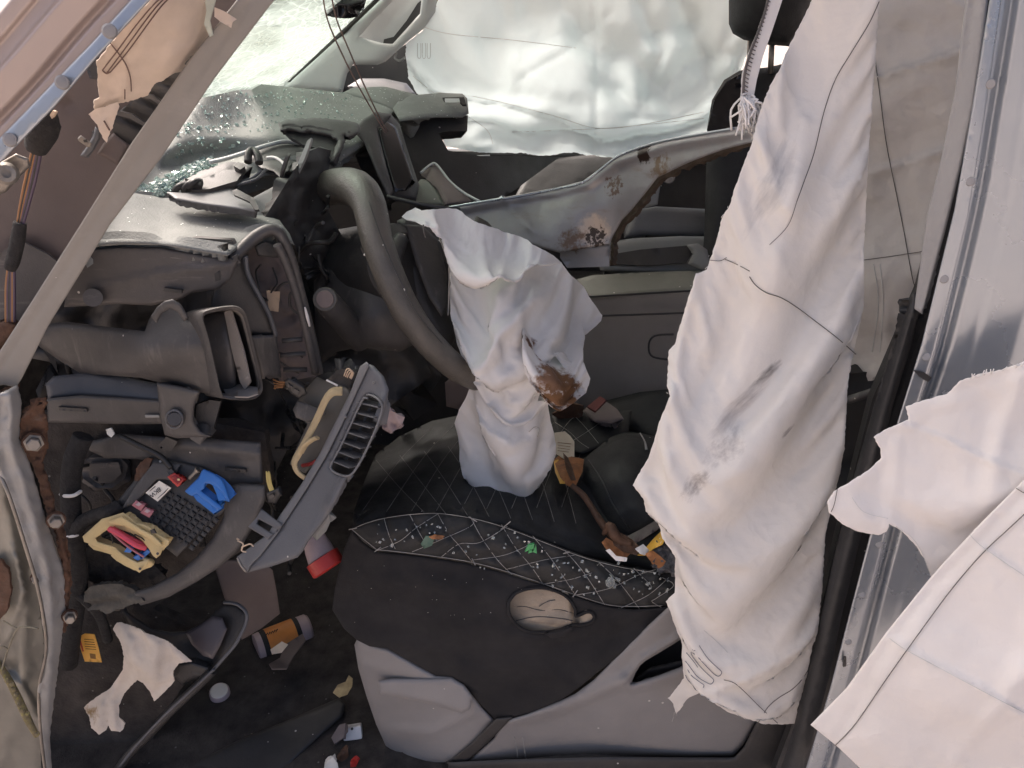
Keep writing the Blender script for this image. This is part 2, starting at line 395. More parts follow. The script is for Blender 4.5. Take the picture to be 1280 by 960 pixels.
# ---------------------------------------------------------------- materials
def M(name, col, rough=.6, var=.2, vscale=6, bump=.15, bscale=250, specks=0, speckcol=(.55,.52,.48), metal=0, spec=.5,
      stains=(), transl=0, streak=None, dust=0, dustcol=(.45,.43,.40), coat=0, rvar=.12, weave=0, sheen=0, speckscale=90, crease=0):
    m = bpy.data.materials.new(name); m.use_nodes = True; t = m.node_tree; N = t.nodes; K = t.links
    bs = N['Principled BSDF']; out = N['Material Output']
    geo = N.new('ShaderNodeNewGeometry'); co = geo.outputs['Position']
    def nz(scale, detail=5, rough_=.6, vec=None):
        n = N.new('ShaderNodeTexNoise'); n.inputs['Scale'].default_value = scale; n.inputs['Detail'].default_value = detail
        n.inputs['Roughness'].default_value = rough_; K.new(vec or co, n.inputs['Vector']); return n.outputs[0]
    def ramp(v, a, b, ca=0., cb=1.):
        r = N.new('ShaderNodeMapRange'); r.inputs[1].default_value = a; r.inputs[2].default_value = b
        r.inputs[3].default_value = ca; r.inputs[4].default_value = cb; K.new(v, r.inputs[0]); return r.outputs[0]
    def mix(fac, a, b):
        x = N.new('ShaderNodeMix'); x.data_type = 'RGBA'
        if isinstance(fac, (int, float)): x.inputs[0].default_value = fac
        else: K.new(fac, x.inputs[0])
        for i, v in ((6, a), (7, b)):
            if isinstance(v, tuple): x.inputs[i].default_value = (*v[:3], 1)
            else: K.new(v, x.inputs[i])
        return x.outputs[2]
    def math_(op, a, b):
        x = N.new('ShaderNodeMath'); x.operation = op
        for i, v in ((0, a), (1, b)):
            if isinstance(v, (int, float)): x.inputs[i].default_value = v
            else: K.new(v, x.inputs[i])
        return x.outputs[0]
    lo = tuple(max(0, c*(1-var)) for c in col); hi = tuple(min(1, c*(1+var)) for c in col)
    c = mix(ramp(nz(vscale, 7, .62), .3, .7), lo, hi)
    if dust:
        f = ramp(nz(vscale*3.3, 8, .7), .48, .75, 0, dust); c = mix(f, c, dustcol)
    if streak:     # scuffs: (colour, amount, stretch vector)
        mp = N.new('ShaderNodeMapping'); mp.inputs['Scale'].default_value = streak[2]; K.new(co, mp.inputs[0])
        f = ramp(nz(1, 6, .65, mp.outputs[0]), .58, .72, 0, streak[1]); c = mix(f, c, streak[0])
    if specks:
        v = N.new('ShaderNodeTexVoronoi'); v.inputs['Scale'].default_value = speckscale; K.new(co, v.inputs['Vector'])
        sep = N.new('ShaderNodeSeparateColor'); K.new(v.outputs['Color'], sep.inputs[0])
        near = math_('LESS_THAN', v.outputs['Distance'], .16); rare = math_('LESS_THAN', sep.outputs[0], specks)
        c = mix(math_('MULTIPLY', near, rare), c, speckcol)
    for (p, rad, sc_, scale, lo_, hi_) in stains:
        mp = N.new('ShaderNodeMapping'); mp.vector_type = 'TEXTURE'; K.new(co, mp.inputs[0]); mp.inputs['Location'].default_value = p
        if isinstance(rad, tuple): mp.inputs['Rotation'].default_value = (0, rad[2], 0); mp.inputs['Scale'].default_value = (rad[0], .2, rad[1])
        else: mp.inputs['Scale'].default_value = (rad, rad, rad)
        dn = N.new('ShaderNodeVectorMath'); dn.operation = 'LENGTH'; K.new(mp.outputs[0], dn.inputs[0])
        f = ramp(dn.outputs['Value'], 1, .2, 0, 1)
        g = nz(scale, 6, .65) if not isinstance(rad, tuple) else nz(scale*rad[1]*2, 6, .65, mp.outputs[0])
        c = mix(ramp(math_('MULTIPLY', f, g), lo_, hi_), c, sc_)
    if isinstance(c, tuple): bs.inputs['Base Color'].default_value = (*c, 1)
    else: K.new(c, bs.inputs['Base Color'])
    K.new(ramp(nz(vscale*2.1, 6), .3, .7, max(.03, rough-rvar), min(1, rough+rvar)), bs.inputs['Roughness'])
    bs.inputs['Metallic'].default_value = metal; bs.inputs['Specular IOR Level'].default_value = spec
    if coat: bs.inputs['Coat Weight'].default_value = coat; bs.inputs['Coat Roughness'].default_value = .12
    if sheen: bs.inputs['Sheen Weight'].default_value = sheen
    if bump:
        b = N.new('ShaderNodeBump'); b.inputs['Strength'].default_value = bump; b.inputs['Distance'].default_value = .002
        h = nz(bscale, 3, .6)
        if weave:
            wv = []
            for ax in ('X', 'Z'):
                wn = N.new('ShaderNodeTexWave'); wn.bands_direction = ax; wn.inputs['Scale'].default_value = weave
                wn.inputs['Distortion'].default_value = 1.2; wn.inputs['Detail'].default_value = 1; K.new(co, wn.inputs[0]); wv.append(wn.outputs['Fac'])
            h = math_('ADD', math_('MULTIPLY', h, .6), math_('MULTIPLY', math_('ADD', wv[0], wv[1]), .25))
        K.new(h, b.inputs['Height']); last = b
        if crease:      # handling creases: sharp, thin, irregular
            wrp = N.new('ShaderNodeTexNoise'); wrp.inputs['Scale'].default_value = 9; wrp.inputs['Detail'].default_value = 3; K.new(co, wrp.inputs['Vector'])
            ad = N.new('ShaderNodeVectorMath'); ad.operation = 'MULTIPLY_ADD'; K.new(wrp.outputs['Color'], ad.inputs[0]); ad.inputs[1].default_value = (.12,.12,.12); K.new(co, ad.inputs[2])
            for sc_, ds_ in ((9, .010), (30, .0035)):
                v = N.new('ShaderNodeTexVoronoi'); v.inputs['Scale'].default_value = sc_; v.inputs['Randomness'].default_value = 1; K.new(ad.outputs[0], v.inputs['Vector'])
                fade = ramp(nz(sc_*.35, 3), .42, .62)
                b2 = N.new('ShaderNodeBump'); b2.inputs['Strength'].default_value = crease; b2.inputs['Distance'].default_value = ds_
                K.new(math_('MULTIPLY', v.outputs['Distance'], fade), b2.inputs['Height']); K.new(last.outputs[0], b2.inputs['Normal']); last = b2
        K.new(last.outputs[0], bs.inputs['Normal'])
    if transl:
        tr = N.new('ShaderNodeBsdfTranslucent'); mx = N.new('ShaderNodeMixShader'); mx.inputs[0].default_value = transl
        if isinstance(c, tuple): tr.inputs[0].default_value = (*c, 1)
        else: K.new(c, tr.inputs[0])
        K.new(bs.outputs[0], mx.inputs[1]); K.new(tr.outputs[0], mx.inputs[2]); K.new(mx.outputs[0], out.inputs[0])
    return m
V3 = Vector
def PV(px, py, Y): return tuple(P(px, py, Y))
# plastics, paints, cloths
m_black   = M('black_plastic', (.034,.033,.033), .5, .3, 9, .25, 420, specks=.02, dust=.10, dustcol=(.10,.095,.09))
m_dark    = M('dark_grey_plastic', (.060,.057,.056), .5, .25, 9, .22, 420, specks=.025, dust=.25, dustcol=(.12,.112,.105), streak=((.16,.15,.14), .5, (60, 60, 12)))
m_brown   = M('brown_grey_plastic', (.068,.063,.061), .55, .2, 7, .2, 500, specks=.03, dust=.3, dustcol=(.14,.125,.115), streak=((.2,.18,.165), .5, (14, 60, 90)))
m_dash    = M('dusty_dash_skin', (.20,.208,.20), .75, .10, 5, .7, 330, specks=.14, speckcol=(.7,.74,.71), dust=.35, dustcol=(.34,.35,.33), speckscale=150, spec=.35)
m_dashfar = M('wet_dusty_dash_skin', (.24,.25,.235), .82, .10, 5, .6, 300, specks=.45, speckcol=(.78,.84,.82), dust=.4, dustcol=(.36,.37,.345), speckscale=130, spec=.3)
m_pillar  = M('primer_grey_metal', (.25,.235,.212), .55, .10, 5, .08, 160, specks=.02, dust=.3, dustcol=(.31,.285,.25), streak=((.36,.33,.3), .3, (20, 20, 40)))
m_hinge   = M('bent_grey_metal', (.36,.355,.34), .42, .12, 8, .15, 120, dust=.25, dustcol=(.26,.24,.21), metal=.2, streak=((.16,.12,.09), .35, (50, 50, 14)))
m_fender  = M('dull_green_grey_paint', (.21,.20,.17), .4, .12, 6, .08, 90, dust=.3, dustcol=(.14,.12,.10), metal=.25)
m_paint   = M('silver_car_paint', (.345,.375,.41), .28, .03, 3, .015, 500, metal=.65, coat=.3, dust=.12, dustcol=(.42,.40,.37), rvar=.06)
m_railpnt = M('silver_orange_reflection', (.40,.325,.29), .4, .05, 3, .02, 500, metal=.2, coat=.3, dust=.12, dustcol=(.5,.42,.37), rvar=.05)  # silver with the orange reflection of the surroundings put into its colour
m_clip    = M('painted_clip', (.26,.255,.255), .75, .08, 20, .05, 300, dust=.2, dustcol=(.3,.28,.26))
m_steel   = M('bare_steel', (.27,.25,.225), .55, .2, 30, .1, 200, metal=.9)
m_rust    = M('rusty_steel', (.085,.042,.024), .85, .5, 28, .6, 160, dust=.6, dustcol=(.05,.032,.024), streak=((.13,.115,.10), .6, (40, 40, 40)))
m_brownpan= M('dusky_brown_trim', (.10,.078,.072), .6, .14, 5, .12, 400, specks=.01, dust=.15, dustcol=(.15,.12,.11))
m_cream   = M('cream_airbag_cloth', (.66,.56,.47), .9, .08, 14, .3, 700, weave=500, transl=.1, dust=.2, dustcol=(.45,.36,.28))
m_bag     = M('white_airbag_cloth', (.80,.77,.725), .92, .04, 9, .4, 70, crease=.7, transl=.2,
              stains=((PV(972,484,.82), (.045,.012,-.75), (.22,.205,.195), 60, .22, .5), (PV(935,520,.82), (.10,.022,-.8), (.50,.47,.45), 60, .25, .55),
                      (PV(868,600,.83), (.05,.022,-1.0), (.40,.37,.35), 90, .28, .6), (PV(905,560,.83), (.06,.03,-.7), (.52,.49,.47), 90, .3, .65), (PV(975,230,.86), (.12,.03,-1.2), (.58,.56,.54), 60, .28, .6), (PV(985,540,.84), (.02,.01,-.6), (.45,.42,.40), 80, .25, .5)))
m_bag2    = M('white_airbag_cloth_loose', (.80,.765,.73), .92, .04, 9, .4, 70, crease=.5, transl=.18,
              stains=((PV(1180,640,.66), .05, (.45,.43,.42), 90, .5, .75),))
m_bagfar  = M('pale_backlit_airbag_cloth', (.74,.83,.83), .92, .03, 8, .4, 45, transl=.3)
m_bagrear = M('grey_white_airbag_cloth', (.66,.63,.59), .92, .06, 9, .6, 60, transl=.2, dust=.2, dustcol=(.42,.39,.36))
m_bagdrv  = M('soft_white_airbag_cloth', (.85,.835,.815), .75, .04, 12, .3, 80, crease=.4, transl=.22,
              stains=((PV(697,487,1.1), .055, (.20,.095,.04), 45, .30, .40), (PV(662,430,1.1), .02, (.2,.10,.055), 130, .25, .45), (PV(676,447,1.1), .03, (.3,.18,.12), 120, .47, .6),
                      (PV(655,545,1.12), .025, (.45,.32,.2), 90, .38, .6)))
m_thread  = M('dark_thread', (.11,.10,.095), .9, .2, 40, 0)
m_brthread= M('brown_thread', (.17,.115,.10), .9, .2, 40, 0)
m_wthread = M('pale_thread', (.36,.345,.32), .9, .3, 60, 0)
m_pinkthr = M('faint_seam_thread', (.60,.60,.58), .9, .2, 40, 0)
m_seat    = M('black_leatherette', (.0165,.0175,.018), .72, .25, 10, .35, 330, specks=.01, dust=.22, dustcol=(.04,.04,.038))
m_seatside= M('purple_black_cloth', (.0145,.0138,.0152), .85, .3, 9, .5, 900, weave=650, specks=.008, dust=.2, dustcol=(.024,.021,.023))
m_foam    = M('beige_foam', (.37,.305,.23), .95, .12, 20, .5, 300, dust=.45, dustcol=(.25,.2,.15), streak=((.17,.13,.10), .6, (12, 40, 90)))
m_dimthr  = M('dim_thread', (.17,.165,.155), .9, .3, 60, 0)
m_seatpl  = M('taupe_seat_plastic', (.225,.215,.21), .5, .1, 6, .22, 560, specks=.02, dust=.22, dustcol=(.27,.255,.245))
m_wheel   = M('worn_wheel_skin', (.085,.078,.068), .42, .25, 14, .5, 330, specks=.05, dust=.35, dustcol=(.135,.12,.10), spec=.5)
m_carpet  = M('dark_carpet', (.040,.034,.030), .97, .65, 22, .9, 240, specks=.05, dust=.3, dustcol=(.03,.025,.02), speckcol=(.16,.15,.14))
m_rubber  = M('black_rubber', (.034,.032,.031), .55, .25, 12, .2, 300, specks=.02, dust=.25, dustcol=(.05,.047,.044))
m_seal    = M('dusty_black_seal', (.03,.03,.031), .55, .2, 10, .2, 300, dust=.3, dustcol=(.08,.078,.075), streak=((.12,.115,.11), .5, (70, 70, 8)))
m_grey    = M('mid_grey_trim', (.21,.215,.21), .5, .1, 6, .2, 500, specks=.03, dust=.2, dustcol=(.3,.29,.27))
m_pgrey   = M('pale_grey_trim', (.55,.57,.56), .5, .06, 6, .2, 500, specks=.02)
m_strip   = M('light_grey_seal_trim', (.34,.335,.33), .5, .08, 6, .15, 400, dust=.2, dustcol=(.26,.25,.24))
m_vent    = M('slate_grey_trim', (.098,.101,.109), .48, .12, 6, .25, 520, specks=.03, dust=.3, dustcol=(.12,.117,.115))
m_vent2   = M('worn_slate_edge', (.13,.132,.137), .5, .12, 8, .2, 400, dust=.3, dustcol=(.18,.175,.17))
m_olive   = M('olive_grey_trim', (.20,.20,.17), .55, .15, 7, .25, 500, specks=.03, dust=.2, dustcol=(.2,.19,.15))
m_taupe   = M('brown_seat_cloth', (.25,.23,.21), .8, .12, 6, .3, 700, dust=.2, dustcol=(.29,.265,.24))
m_ecu     = M('grey_brown_module', (.10,.094,.082), .55, .12, 10, .15, 400, dust=.25, dustcol=(.15,.14,.12))
m_yellow  = M('cream_yellow_plastic', (.58,.45,.22), .5, .1, 14, .15, 300, dust=.25, dustcol=(.34,.26,.15))
m_beige   = M('beige_foam_strip', (.40,.32,.19), .9, .2, 25, .4, 300)
m_blue    = M('blue_plastic', (.02,.14,.46), .42, .15, 14, .1, 300, dust=.15, dustcol=(.1,.17,.28))
m_red     = M('red_plastic', (.40,.032,.026), .4, .15, 14, .1, 300)
m_dred    = M('dark_red_plastic', (.2,.012,.012), .3, .15, 14, 0)
m_pink    = M('pink_fuse_plastic', (.42,.16,.18), .35, .15, 20, .05)
m_redwire = M('pink_red_cable', (.62,.07,.11), .45, .15, 20, .05)
m_lbl     = M('white_label', (.72,.68,.60), .7, .06, 20, 0)
m_ink     = M('black_ink', (.02,.02,.02), .7, .2, 20, 0)
m_orange  = M('orange_label', (.75,.28,.06), .55, .15, 16, .1, 200, dust=.2, dustcol=(.42,.2,.1))
m_ysticker= M('orange_yellow_sticker', (.78,.42,.08), .6, .08, 20, 0, dust=.15, dustcol=(.7,.25,.06))
m_brownink= M('brown_ink', (.22,.11,.03), .7, .1, 20, 0)
m_lilac   = M('pale_lilac_plastic', (.46,.36,.36), .5, .12, 20, .1, 300, dust=.2, dustcol=(.3,.23,.22))
m_leaf    = M('dry_leaf', (.30,.125,.045), .7, .45, 40, .5, 200, dust=.4, dustcol=(.12,.05,.025))
m_leaf2   = M('dark_dry_leaf', (.09,.045,.025), .7, .45, 40, .5, 200)
m_ywrap   = M('yellow_wrapper', (.72,.42,.06), .4, .12, 20, .1, 200)
m_white   = M('white_plastic', (.72,.70,.68), .45, .06, 20, .05)
m_metalbeam = M('scuffed_silver_beam', (.42,.415,.41), .42, .12, 9, .12, 140, metal=.3, dust=.5, dustcol=(.33,.27,.225),
              streak=((.26,.19,.15), .7, (14, 14, 40)), stains=((PV(742,288,1.33), .05, (.55,.44,.35), 110, .30, .40), (PV(742,296,1.33), .055, (.05,.03,.02), 150, .53, .57),
              (PV(803,192,1.27), .035, (.03,.018,.014), 90, .44, .48), (PV(712,316,1.34), .05, (.10,.055,.03), 130, .46, .52), (PV(770,230,1.3), .05, (.10,.06,.04), 160, .50, .54), (PV(828,222,1.24), .06, (.16,.10,.06), 120, .48, .55)))
m_wirer   = M('orange_wire', (.24,.115,.045), .5, .1, 30, 0)
m_wirep   = M('purple_wire', (.07,.05,.085), .5, .1, 30, 0)
m_wirey   = M('yellow_wire', (.62,.48,.16), .5, .1, 30, 0)
m_wirek   = M('black_wire', (.02,.02,.02), .5, .1, 30, 0)
m_tape    = M('cloth_tape', (.018,.017,.017), .9, .4, 60, .8, 200)
m_branch  = M('lichen_bark', (.16,.13,.075), .95, .4, 60, .9, 200, dust=.7, dustcol=(.34,.31,.06))
m_twig    = M('grey_twig', (.2,.18,.13), .95, .3, 60, .5)
m_paper   = M('beige_paper', (.55,.42,.30), .8, .1, 30, .2)
m_tag     = M('cream_paper_tag', (.62,.56,.46), .8, .08, 30, .1)
m_kraft   = M('brown_grey_card', (.17,.138,.128), .8, .1, 9, .15, 300)
m_green   = M('green_plastic', (.05,.30,.10), .4, .2, 30, .1)
m_asphalt = M('warm_bounce_concrete', (.42,.36,.32), .9, .25, 3, .5, 60)  # warm tone chosen so that light bounced off the ground warms the cloth
m_roof    = M('roof_paint', (.5,.5,.5), .4, .05, 3, 0)
m_gloss   = M('gloss_black', (.012,.012,.014), .12, .2, 8, .03, 200)

def glass(name, col, rough=.05):
    m = bpy.data.materials.new(name); m.use_nodes = True; b = m.node_tree.nodes['Principled BSDF']
    b.inputs['Base Color'].default_value = (*col, 1); b.inputs['Roughness'].default_value = rough
    b.inputs['Transmission Weight'].default_value = .75; b.inputs['IOR'].default_value = 1.5; return m
m_chip = glass('green_glass_chips', (.72,.86,.82))
def mk_windshield():
    m = bpy.data.materials.new('crazed_windscreen'); m.use_nodes = True; t = m.node_tree; N = t.nodes; K = t.links
    N.remove(N['Principled BSDF']); g = N.new('ShaderNodeNewGeometry')
    tr = N.new('ShaderNodeBsdfTransparent'); tr.inputs[0].default_value = (.56,.63,.60,1)
    df = N.new('ShaderNodeBsdfTranslucent'); df.inputs[0].default_value = (.74,.79,.77,1)
    d2 = N.new('ShaderNodeBsdfDiffuse'); d2.inputs[0].default_value = (.72,.8,.77,1)
    v = N.new('ShaderNodeTexVoronoi'); v.feature = 'DISTANCE_TO_EDGE'; v.inputs['Scale'].default_value = 55
    nz = N.new('ShaderNodeTexNoise'); nz.inputs['Scale'].default_value = 14; nz.inputs['Detail'].default_value = 6
    mp = N.new('ShaderNodeMapping'); mp.inputs['Scale'].default_value = (1, .25, 1.6)
    K.new(g.outputs['Position'], mp.inputs[0]); K.new(mp.outputs[0], v.inputs['Vector']); K.new(mp.outputs[0], nz.inputs['Vector'])
    r = N.new('ShaderNodeMapRange'); r.inputs[1].default_value = 0; r.inputs[2].default_value = .09; r.inputs[3].default_value = .98; r.inputs[4].default_value = .5
    K.new(v.outputs['Distance'], r.inputs[0])
    r2 = N.new('ShaderNodeMapRange'); r2.inputs[1].default_value = .25; r2.inputs[2].default_value = .55; K.new(nz.outputs[0], r2.inputs[0])
    mu = N.new('ShaderNodeMath'); mu.operation = 'MULTIPLY'; K.new(r.outputs[0], mu.inputs[0]); K.new(r2.outputs[0], mu.inputs[1])
    a = N.new('ShaderNodeAddShader'); ms = N.new('ShaderNodeMixShader'); m1 = N.new('ShaderNodeMixShader'); m1.inputs[0].default_value = .35
    K.new(df.outputs[0], m1.inputs[1]); K.new(d2.outputs[0], m1.inputs[2])
    K.new(mu.outputs[0], ms.inputs[0]); K.new(tr.outputs[0], ms.inputs[1]); K.new(m1.outputs[0], ms.inputs[2]); K.new(ms.outputs[0], N['Material Output'].inputs[0])
    N.remove(a); return m
m_wind = mk_windshield()

# ================================================================ SETTING
def plane_obj(name, mat, pts, kind='structure', th=0, **kw):
    bm = bmesh.new(); f = bm.faces.new([bm.verts.new(p) for p in pts])
    if th:
        r = bmesh.ops.extrude_face_region(bm, geom=[f]); n = f.normal.copy(); f.normal_update(); n = f.normal
        bmesh.ops.translate(bm, vec=-n*th, verts=[v for v in r['geom'] if isinstance(v, bmesh.types.BMVert)])
        bmesh.ops.recalc_face_normals(bm, faces=bm.faces)
    me = bpy.data.meshes.new(name); bm.to_mesh(me); bm.free()
    return link(name, me, mat, None, kind=kind, **kw)
plane_obj('ground', m_asphalt, [(-400,-400,0),(400,-400,0),(400,400,0),(-400,400,0)])
FZ = .33
plane_obj('cabin_floor', m_carpet, [(-1.4,.86,FZ),(1.7,.86,FZ),(1.7,2.15,FZ),(-1.4,2.15,FZ)], th=.03)
plane_obj('firewall', m_carpet, [(-1.36,.82,FZ),(-1.36,2.15,FZ),(-1.22,2.15,1.28),(-1.22,.82,1.28)], th=.03)
plane_obj('rear_bulkhead', m_carpet, [(1.7,.8,FZ),(1.7,2.15,FZ),(1.7,2.15,1.95),(1.7,.8,1.95)], th=.03)
plane_obj('added_bonnet', m_roof, [(-2.2,.86,1.12),(-.64,.9,1.40),(-.64,2.1,1.40),(-2.2,2.1,1.12)], th=.02)  # added to keep light from entering under the dash
plane_obj('unseen_roof', m_roof, [(-.42,.84,1.86),(1.75,.84,1.9),(1.75,2.2,1.9),(-.42,2.2,1.86)], th=.04)  # out of view, put in to shade the cabin from above
# ================================================================ FAR SIDE OF THE CABIN
# windscreen
T = thing('windscreen', 'crazed windscreen, white with cracks, beyond the grey front pillar', 'windscreen', P(300,105,1.4))
sheet('glass_sheet', T, m_wind, "196,150 262,97 343,-6 400,-80 530,-80 478,-6 352,112 300,112 240,125", [(240,125,1.15),(340,0,1.05),(470,0,1.95),(352,112,1.95)], th=.005, step=14)
line_on(Depth([(355,105,1.93),(470,0,1.93),(410,-60,1.93)]), 'seal', T, m_rubber, "350,110 372,93 400,68 440,29 478,-8 520,-50", r=.006, lift=.01)
sheet('mirror_base', T, m_gloss, "392,-12 462,-12 456,4 440,8 420,7 400,2", [(392,0,1.5),(462,0,1.55),(430,10,1.5)], th=.03, edge=(.01,5))

# far A pillar trim with grab handle
T = thing('pillar_trim', 'pale grey pillar trim with long recessed grab handle beside the windscreen', 'trim', P(440,110,1.9))
OUT = "352,112 372,94 400,69 427,44 474,0 500,-30 560,-30 546,0 544,16 530,36 512,50 482,77 472,81 441,81 434,92 428,116 390,116"
HOLE = "449,46 470,22 492,0 512,-14 528,-10 525,17 508,36 491,55 478,54"
cA = [(355,108,1.85),(470,0,1.95),(545,0,2.0),(440,100,1.9),(500,60,1.97)]
sheet('moulding', T, m_pgrey, OUT, cA, th=.02, edge=(.012,8), step=8, holes=[HOLE], ridges=[("428,116 470,70 530,0", .006, 14)])
sheet('recess', T, m_pgrey, "446,50 470,20 494,-6 530,-12 528,20 508,42 490,60 470,58", [(449,46,1.97),(525,0,2.05),(491,55,2.02)], th=.004, ridges=[("478,46 520,0", -.012, 12)])
sheet('dark_slot', T, m_black, "479,54 491,54 527,16 527,0 522,4 508,26 492,46 480,49", [(479,54,2.0),(527,0,2.04),(491,55,2.0)], th=.004)
tube('hook', T, m_grey, T3("496,66,1.98 494,73,1.97 500,76,1.96 506,72,1.97"), .003, 6)

# far curtain airbag, backlit
T = thing('curtain_airbag', 'pale greenish airbag curtain hanging over the far passenger window', 'airbag', P(650,191,2.02))
wr = [("508,80 540,112 620,120 700,145 746,168 800,150 900,128", .010, 9, 's'), ("545,165 570,150 616,150 646,158 760,160 860,140", .008, 8, 's'),
      ("640,20 700,10 760,40 770,90", .018, 16), ("720,40 760,60 800,30 870,20", .02, 14), ("790,60 830,110 870,90", .022, 15), ("750,90 790,120 850,70 910,60", .016, 13),
      ("740,0 745,60 738,120 742,170", .008, 6, 'c'), ("800,0 820,50 800,100", .014, 10), ("850,0 870,60 905,110", .018, 14), ("600,40 660,50 720,30", .010, 12),
      ("640,0 640,60 630,120", -.006, 10), ("570,95 640,110 720,120", .006, 12), ("880,150 905,100 930,60", .014, 9), ("760,10 700,60 650,90", .008, 9, 'c'), ("780,130 840,130 890,100",.012,10,'c')]
FB = sheet('cloth', T, m_bagfar, "560,-40 545,8 530,38 508,54 507,67 511,97 523,118 536,140 548,165 558,183 580,187 599,191 652,191 679,195 720,190 760,194 790,196 836,196 881,190 915,150 926,86 940,50 935,0 940,-40",
      [(510,60,2.0),(760,190,2.03),(760,0,2.06),(930,60,2.0),(640,100,2.03),(880,150,1.98)], th=0, ridges=wr, rk=1.7, nz=(.006, 60), step=4, cloth=dict(levels=[(36,.07,70),(16,.03,50,.2),(8,.012,30,.1)]), seed=3, jag=.6)
for i, s in enumerate(("540,115 600,122 690,144 745,160 800,156 880,140", "640,165 760,160 880,148", "516,95 560,130 606,160 616,180", "520,30 560,42 640,50 720,60")):
    line_on(FB, 'seam', T, m_pinkthr, s, r=0.00072, lift=.0006)
for i in range(3):
    x = 522+i*6; line_on(FB, 'printed_loop', T, M('loop_ink', (.38,.38,.37), .9, .1, 20, 0) if i == 0 else bpy.data.materials['loop_ink'], [(x,54),(x,70),(x+2,73),(x+4,70),(x+4,54)], r=0.00054, lift=.0006)

# passenger door below the window
T = thing('passenger_door', 'dark far passenger door panel below the pale curtain airbag', 'door', (.0,2.12,.4))
box('door_panel', T, m_black, (-1.2,2.09,FZ), (1.4,2.15,1.235), .012)
box('window_rail', T, m_black, (-1.2,2.06,1.215), (1.4,2.1,1.252), .01)
sheet('door_corner', T, m_black, "426,120 436,84 470,70 500,60 512,52 510,80 516,104 530,124 544,142 560,168 500,160 450,130", [(430,110,2.06),(510,60,2.1),(540,140,2.08)], th=.02, step=12)
sheet('sill_pad', T, m_vent, "434,108 450,98 480,98 508,104 520,118 500,124 460,120", [(434,108,2.0),(510,100,2.04),(500,124,1.98)], th=.02, edge=(.01,6), step=6)
box('armrest', T, m_dark, (-.2,1.98,.86), (.55,2.09,.93), .015)
sheet('panel_curve', T, m_black, "640,252 660,215 690,196 740,192 790,190 760,215 720,236 680,248", [(640,252,1.98),(790,190,2.05),(700,200,2.05),(720,240,1.98)], th=.01, edge=(.008,6))
tube('door_handle', T, m_steel, T3("560,199,1.99 575,199,1.98 592,198,1.98 612,197,1.99"), [.003,.004,.006,.004], 8)
sheet('handle_lever', T, m_white, "592,195 612,194 613,199 594,201", 1.97, th=.008)

# passenger seat (headrest, back) seen past the strap
T = thing('passenger_seat', 'black passenger seat back with headrest behind the near white drape', 'seat', P(930,190,1.85))
sheet('headrest', T, m_seat, "911,-50 911,30 916,42 930,50 960,56 986,58 1000,40 1020,-20 1020,-50", [(911,0,1.75),(960,56,1.72),(960,0,1.68),(1010,0,1.75)], th=.09, edge=(.03,14))
for x in (965, 938): tube('headrest_post', T, m_steel, [P(x,50,1.77), P(x-2,92,1.77)], .006, 8)
sheet('backrest', T, m_seat, "884,160 890,125 905,100 925,88 960,84 1020,70 1060,60 1060,420 870,400 880,300", [(890,130,1.72),(960,90,1.76),(1050,300,1.6),(880,300,1.6)], th=.1, edge=(.035,22), crumple=(.006,40))
sheet('plastic_wrap', T, m_gloss, "884,162 893,124 908,102 926,92 940,120 930,160 905,168", [(890,130,1.68),(926,95,1.72),(930,160,1.66)], th=.002, crumple=(.01,18), seed=4, step=5)

# centre console / armrests between the seats
T = thing('centre_armrest', 'grey folding armrests and brown padded side beside the passenger seat', 'armrest', P(800,490,1.55))
sheet('upper_rest', T, m_vent2, "792,262 820,258 900,262 905,296 850,295 800,294 780,298", [(792,262,1.74),(900,262,1.74),(792,296,1.70),(900,296,1.70)], th=.05, edge=(.012,8))
sheet('tray', T, m_grey, "746,304 790,298 850,295 905,296 905,340 880,342 750,338", [(746,304,1.66),(900,296,1.66),(746,340,1.60),(900,342,1.60)], th=.05, edge=(.01,7), ridges=[("775,318 850,308 872,312", -.006, 6)])
sheet('tray_recess', T, m_black, "764,318 800,312 858,307 866,316 858,328 810,332 766,330", [(764,318,1.62),(866,310,1.62),(800,332,1.60)], th=.004)
sheet('grip', T, m_grey, "858,306 872,304 884,312 888,330 878,338 860,330 866,318", [(858,306,1.60),(888,320,1.58),(870,338,1.57)], th=.02, edge=(.008,6))
sheet('olive_pad', T, m_olive, "718,350 740,344 800,340 880,338 880,362 800,368 740,374 724,366", [(718,350,1.58),(880,338,1.58),(730,374,1.50),(880,364,1.50)], th=.03, edge=(.008,6), ridges=[("745,356 780,352", -.004, 3, 'c')], nz=(.004,30))
sheet('padded_side', T, m_taupe, "720,368 800,365 890,360 890,500 700,520 710,420", [(720,370,1.51),(880,364,1.51),(710,500,1.47),(880,490,1.47)], th=.06, edge=(.01,9), ridges=[("735,398 800,394 890,391", -.005, 3), ("840,418 815,420 810,432 814,446 840,450", -.004, 2.5)])
for s in ('716,396,1.475 800,393,1.475 890,390,1.475', '842,418,1.46 818,420,1.46 811,432,1.46 816,446,1.46 842,450,1.46', '722,372,1.485 800,367,1.485 888,362,1.485'): tube('seat_seam', T, m_black, T3(s), .0022, 5)
box('console_base', T, m_black, (-.02,1.5,FZ), (.6,1.95,.86), .02)
sheet('striker', T, m_grey, "794,232 812,220 826,228 822,256 806,260 790,252", [(794,232,1.72),(826,228,1.72),(806,260,1.7)], th=.02, edge=(.006,5))
rev('bolt', T, m_steel, P(836,222,1.70), P(836,222,1.72), [(0,.012),(1,.014)], 12)

